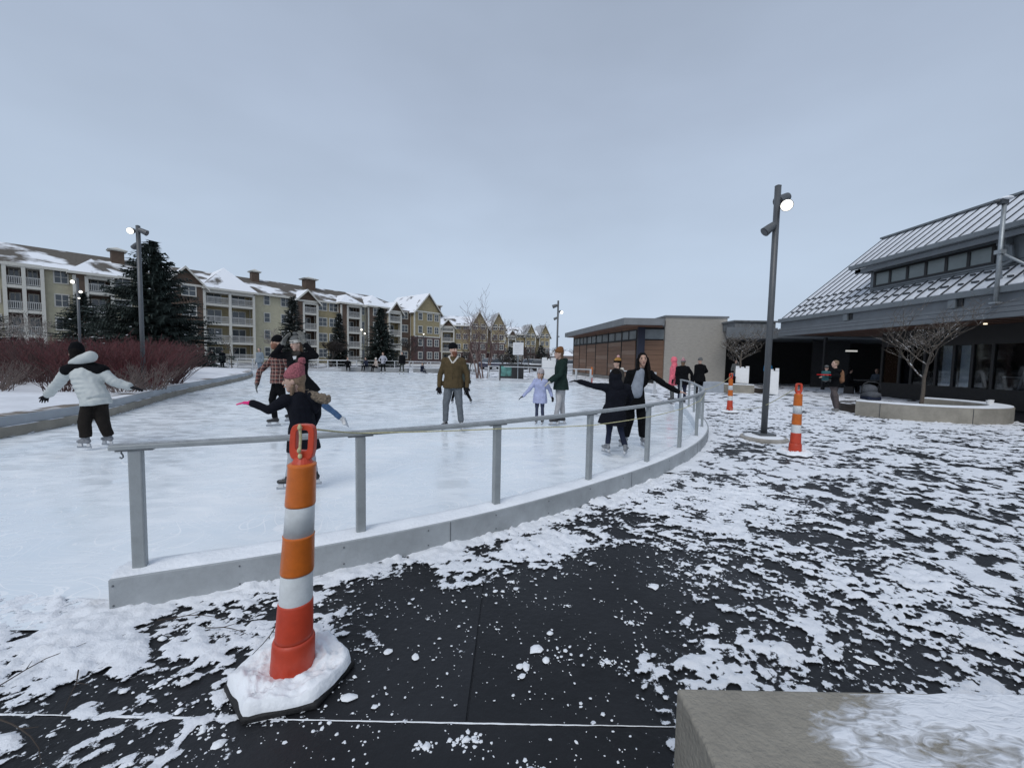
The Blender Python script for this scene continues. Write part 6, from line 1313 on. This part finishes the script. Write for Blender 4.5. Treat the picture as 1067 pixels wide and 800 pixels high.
# ================================================================== back fences, signs and clutter
wr_m = mat('pale_grey_fence', (.50, .52, .54), .5, .1, 3)
def fence(label, pts, H=1.0, bars=2, step=2.2, curb=True):
    t_ = thing('rink_fence', label, 'fence', (pts[0][0], pts[0][1], 0), 0, 'pale rail fences round the back of the rink'); ox_, oy_ = pts[0]
    loc_ = [(x - ox_, y - oy_) for x, y in pts]
    for (a, b_) in zip(loc_, loc_[1:]):
        L_ = math.hypot(b_[0] - a[0], b_[1] - a[1]); n = max(1, round(L_ / step)); an = math.atan2(b_[1] - a[1], b_[0] - a[0])
        for i in range(n + 1): x = a[0] + (b_[0] - a[0]) * i / n; y = a[1] + (b_[1] - a[1]) * i / n; MB().box(x - .04, x + .04, y - .04, y + .04, 0, H, an).build('fence_post', wr_m, t_)
        for z in [H - .03] + [H * (.15 + .4 * k) for k in range(bars - 1)]:
            MB().tube([(a[0], a[1], z), (b_[0], b_[1], z)], .03 if z > H * .9 else .02, 6).build('rail', wr_m, t_)
    if curb: K = MB(); ribbon(K, loc_, -.12, .12, 0, .2); K.build('kerb_board', mat('pale_kerb_board', (.45, .47, .50), .6, .15, 2, snow=.7), t_)
    return t_
fence('pale rail fence in front of the parked cars, behind the green jacket', [(-1.6, 27.3), (-.86, 26.8), (1.6, 25.3), (3.7, 23.3), (4.4, 22.6)], 1.0, 2)
fence('long pale fence across the back left of the rink', [(-30, 37.5), (-26, 37), (-20, 37.8), (-14.8, 38.3)], 1.05, 2)
fence('short pale fence right of the low ledge', [(-10.6, 41.5), (-5.0, 41.5), (-3.0, 35)], 1.0, 2)
fence('pale rail fence before the cedar-panelled building', [(5.3, 21.6), (6.3, 20.4), (6.6, 18.6)], 1.0, 2)
fence('second pale fence behind the left back fence', [(-30, 44), (-20, 46), (-8, 50)], 1.0, 3, curb=False)
K = MB(); K.box(-3.4, 2.8, -.3, .3, 0, .42); ld = tag(bevel(K.build('stone_ledge', mat('grey_ledge', (.24, .25, .26), .8, .15, 2, snow=.4)), .02), 'low grey stone ledge across the rink where people sit', 'ledge'); ld.location = (-12.6, 38.0, 0)
K = MB(); K.box(-3, 3, -.35, .35, 0, .40); ld = tag(bevel(K.build('stone_ledge', MATS['grey_ledge']), .02), 'low grey ledge right of the seated people', 'ledge'); ld.location = (-6.5, 39.0, 0)
s_ = thing('notice_sign', 'small white rectangular notice sign on a post behind the back fence', 'sign', (.36, 26.2, 0)); MB().tube([(0, 0, 0), (0, 0, 2.5)], .03, 8).build('post', gal, s_); bevel(MB().box(-.34, .34, -.05, -.03, 1.75, 2.55).build('sign_board', mat('white_sign', (.62, .63, .65), .5, .05), s_), .04)
K = MB()
for i in range(6): K.box(-.24, .24 - .1 * (i % 3), -.056, -.0505, 2.42 - .11 * i, 2.438 - .11 * i)
K.build('faint_print', mat('grey_print', (.42, .42, .44), .6), s_)
bn = thing('equipment_box', 'black box with teal picture stuck on its front, behind the back fence', 'box', (-.0, 26.9, 0)); bevel(MB().box(-.85, .75, -.3, .5, .05, 1.15).build('box_body', blk, bn), .03); MB().box(-.75, -.05, -.306, -.302, .35, 1.0).build('picture', mat('teal_picture', (.08, .22, .20), .6, .6, 3), bn)
K = MB().ell((0, 0, .12), (1.1, .5, .14), 18, 8); remesh(K.build('dark_mat', blk), .04, 2, .05); 
bpy.data.objects['dark_mat'].location = (5.0, 22.0, 0); tag(bpy.data.objects['dark_mat'], 'black crumpled mat at the rink edge below the orange tube marker', 'mat')
for i, (x, y, c_, lb) in enumerate([(4.3, 52, (.03, .03, .035), 'dark snow-dusted car parked left of the green-jacketed woman'), (9.0, 62, (.35, .36, .38), 'pale parked car seen between the woman and the cedar wall'), (3.0, 60, (.18, .19, .2), 'grey parked car behind the white sign'), (11.5, 80, (.3, .05, .04), 'red parked car far behind the cedar wall'), (-2.5, 56, (.05, .05, .08), 'navy parked car at the foot of the birches')]):
    ct = thing('parked_car', lb, 'car', (x, y, 0), R(10 * i), 'cars parked beyond the rink')
    bd = MB().extr([(-.85, .3), (-.85, .8), (-.78, .95), (.78, .95), (.85, .8), (.85, .3)], -2.2, 2.2); bevel(bd.build('body', mat('car_paint_%d' % i, c_, .35, .05, coat=.3, snow=.8), ct), .12, 3)
    K = MB(); K.add([(-1.9, -.78, .94), (1.2, -.78, .94), (1.2, .78, .94), (-1.9, .78, .94), (-1.4, -.62, 1.45), (.5, -.62, 1.45), (.5, .62, 1.45), (-1.4, .62, 1.45)], [(0, 1, 5, 4), (1, 2, 6, 5), (2, 3, 7, 6), (3, 0, 4, 7), (4, 5, 6, 7)]); K.build('windows', glass_d, ct)
    bevel(MB().box(-1.42, .52, -.63, .63, 1.452, 1.50).build('snowy_roof', snow_m, ct), .03)
    for wx_ in (-1.4, 1.4):
        for wy_ in (-.87, .87): MB().tube([(wx_, wy_ - .1, .33), (wx_, wy_ + .1, .33)], .33, 18).build('wheel', rub, ct)
def aframe(label, loc, rz, w_=.62, h=1.05):
    t_ = thing('a_frame_board', label, 'sign board', loc, rz, 'white plastic A-frame boards'); wm = mat('white_plastic', (.72, .73, .74), .45, .04)
    for s_ in (-1, 1):
        K = MB(); a, c2, c3 = .22, .04, .04
        def P_(x, z, o): y = s_ * (a + (c2 - a) * z / h) + s_ * o; return (x, y, z)
        K.add([P_(-w_ / 2, .06, 0), P_(w_ / 2, .06, 0), P_(w_ / 2, h * .9, 0), P_(-w_ / 2, h * .9, 0), P_(-w_ / 2, .06, .04), P_(w_ / 2, .06, .04), P_(w_ / 2, h * .9, .04), P_(-w_ / 2, h * .9, .04)], [(0, 1, 2, 3), (7, 6, 5, 4), (0, 4, 5, 1), (1, 5, 6, 2), (2, 6, 7, 3), (3, 7, 4, 0)])
        K.build('board_face', wm, t_)
        for x_ in (-w_ / 2 + .04, w_ / 2 - .04): K = MB(); K.box(x_ - .04, x_ + .04, s_ * .2 - .02, s_ * .2 + .02, 0, .07); K.build('foot', wm, t_)
    K = MB(); K.box(-w_ / 2, -.14, -.05, .05, h * .902, h); K.box(.14, w_ / 2, -.05, .05, h * .902, h); K.box(-.07, .07, -.05, .05, h * .902, h * .96); bevel(K.build('handle_top', wm, t_), .01)
aframe('white plastic A-frame board left of the tall lamp post, on the planter edge', (11.75, 20.6, .42), R(-30), .60, .92)
aframe('white plastic A-frame board right of the tall lamp post', (12.35, 19.2, .0), R(-30), .58, 1.28)
aframe('tall white board standing behind the green-jacketed woman', (2.35, 26.0, .0), R(4), .9, 1.6)
bevel(tag(MB().box(-.5, .5, -.3, .3, 0, .55).build('grey_bin', mat('grey_plastic', (.32, .35, .39), .5, .1)), 'grey plastic crate beside the small planter', 'crate'), .05).location = (9.9, 20.0, 0)
tb = thing('table', 'low dark table with people under the canopy', 'table', (18.4, 20.9, 0)); MB().box(-1.0, 1.0, -.4, .4, .70, .74).build('table_top', mat('table_grey', (.12, .12, .12), .5), tb)
for x_ in (-.9, .9): MB().box(x_ - .03, x_ + .03, -.3, .3, 0, .697).build('leg', blk, tb)
# things seen inside the glass
po = thing('leaning_poster', 'pale sheet leaning inside the pavilion window', 'poster', (18.15, 16.75, .72), R(80)); MB().add([(-.25, 0, 0), (.22, .03, 0), (.12, .16, .62), (-.32, .12, .66), (-.25, .02, 0), (.22, .05, 0), (.12, .18, .62), (-.32, .14, .66)], [(0, 1, 2, 3), (7, 6, 5, 4), (0, 4, 5, 1), (1, 5, 6, 2), (2, 6, 7, 3), (3, 7, 4, 0)]).build('sheet', mat('pale_poster', (.6, .66, .75), .6), po)
ez = thing('trestle', 'pale trestle stand with cross bar inside the right pavilion windows', 'stand', (18.6, 14.6, 0)); K = MB(); K.tube([(0, -.35, .0), (0, 0, 1.6)], .03, 6); K.tube([(0, .35, 0), (0, 0, 1.6)], .03, 6); K.build('leg', mat('pale_wood', (.3, .3, .3), .6), ez); MB().tube([(0, -.6, 1.15), (0, .7, 1.15)], .025, 6).build('cross_bar', MATS['pale_wood'], ez)
# far houses and tree line in the gap on the horizon
for i, (x, y, w_, h_, c_) in enumerate([(13, 190, 12, 5, (.3, .3, .32)), (24, 210, 14, 6, (.22, .17, .15)), (33, 230, 12, 5, (.35, .33, .3)), (17, 250, 16, 7, (.25, .26, .3)), (-150, 260, 30, 8, (.3, .28, .25))]):
    hs_ = thing('house', ['far grey house with snowy roof nearest the apartments', 'far brown house with snowy roof', 'far pale house at right of the skyline gap', 'far slate-blue house behind the others', 'far low building beyond the apartments'][i], 'house', (x, y, 0)); MB().box(-w_ / 2, w_ / 2, -4, 4, 0, h_ * .6).build('wall', mat('house_wall_%d' % i, c_, .8, .1), hs_)
    K = MB(); K.add([(-w_ / 2 - .5, -4.6, h_ * .6 + .01), (w_ / 2 + .5, -4.6, h_ * .6 + .01), (w_ / 2 + .5, 4.6, h_ * .6 + .01), (-w_ / 2 - .5, 4.6, h_ * .6 + .01), (-w_ / 2 + 2, 0, h_), (w_ / 2 - 2, 0, h_)], [(0, 1, 5, 4), (1, 2, 5), (2, 3, 4, 5), (3, 0, 4), (3, 2, 1, 0)]); K.build('roof', snow_m, hs_)
    for k in range(3): MB().box(-w_ / 2 + w_ * (k + .7) / 3.6 - .6, -w_ / 2 + w_ * (k + .7) / 3.6 + .6, -4.06, -4.003, 1.0, 2.3).build('window', glass_d, hs_)
K = MB(); rn = random.Random(9)
for i in range(900):
    x = rn.uniform(-260, 330); y = rn.uniform(270, 380); h = rn.uniform(5, 11)
    if x < 0 and rn.random() < .3: continue
    K.tube([(x, y, 0), (x + rn.uniform(-1, 1), y, h * .6), (x + rn.uniform(-2, 2), y, h)], [.2, .14, .05], 3, cap=False)
    for j in range(10): z = h * rn.uniform(.3, .95); K.tube([(x, y, z), (x + rn.uniform(-3, 3), y + rn.uniform(-2, 2), z + rn.uniform(.5, 2.5))], [.10, .03], 3, cap=False)
tag(K.build('far_treeline', mat('far_bare_wood', (.12, .10, .10), .9, .3, .1), fixn=False), 'far-off grey bare woodland along the horizon', 'woodland', kind='stuff')
structure(MB().box(-60, 60, 47, 66, -.02, -.004).build('car_park', mat('car_park_asphalt', (.10, .10, .105), .8, .4, .3, snow=.5, snowscale=.4)))
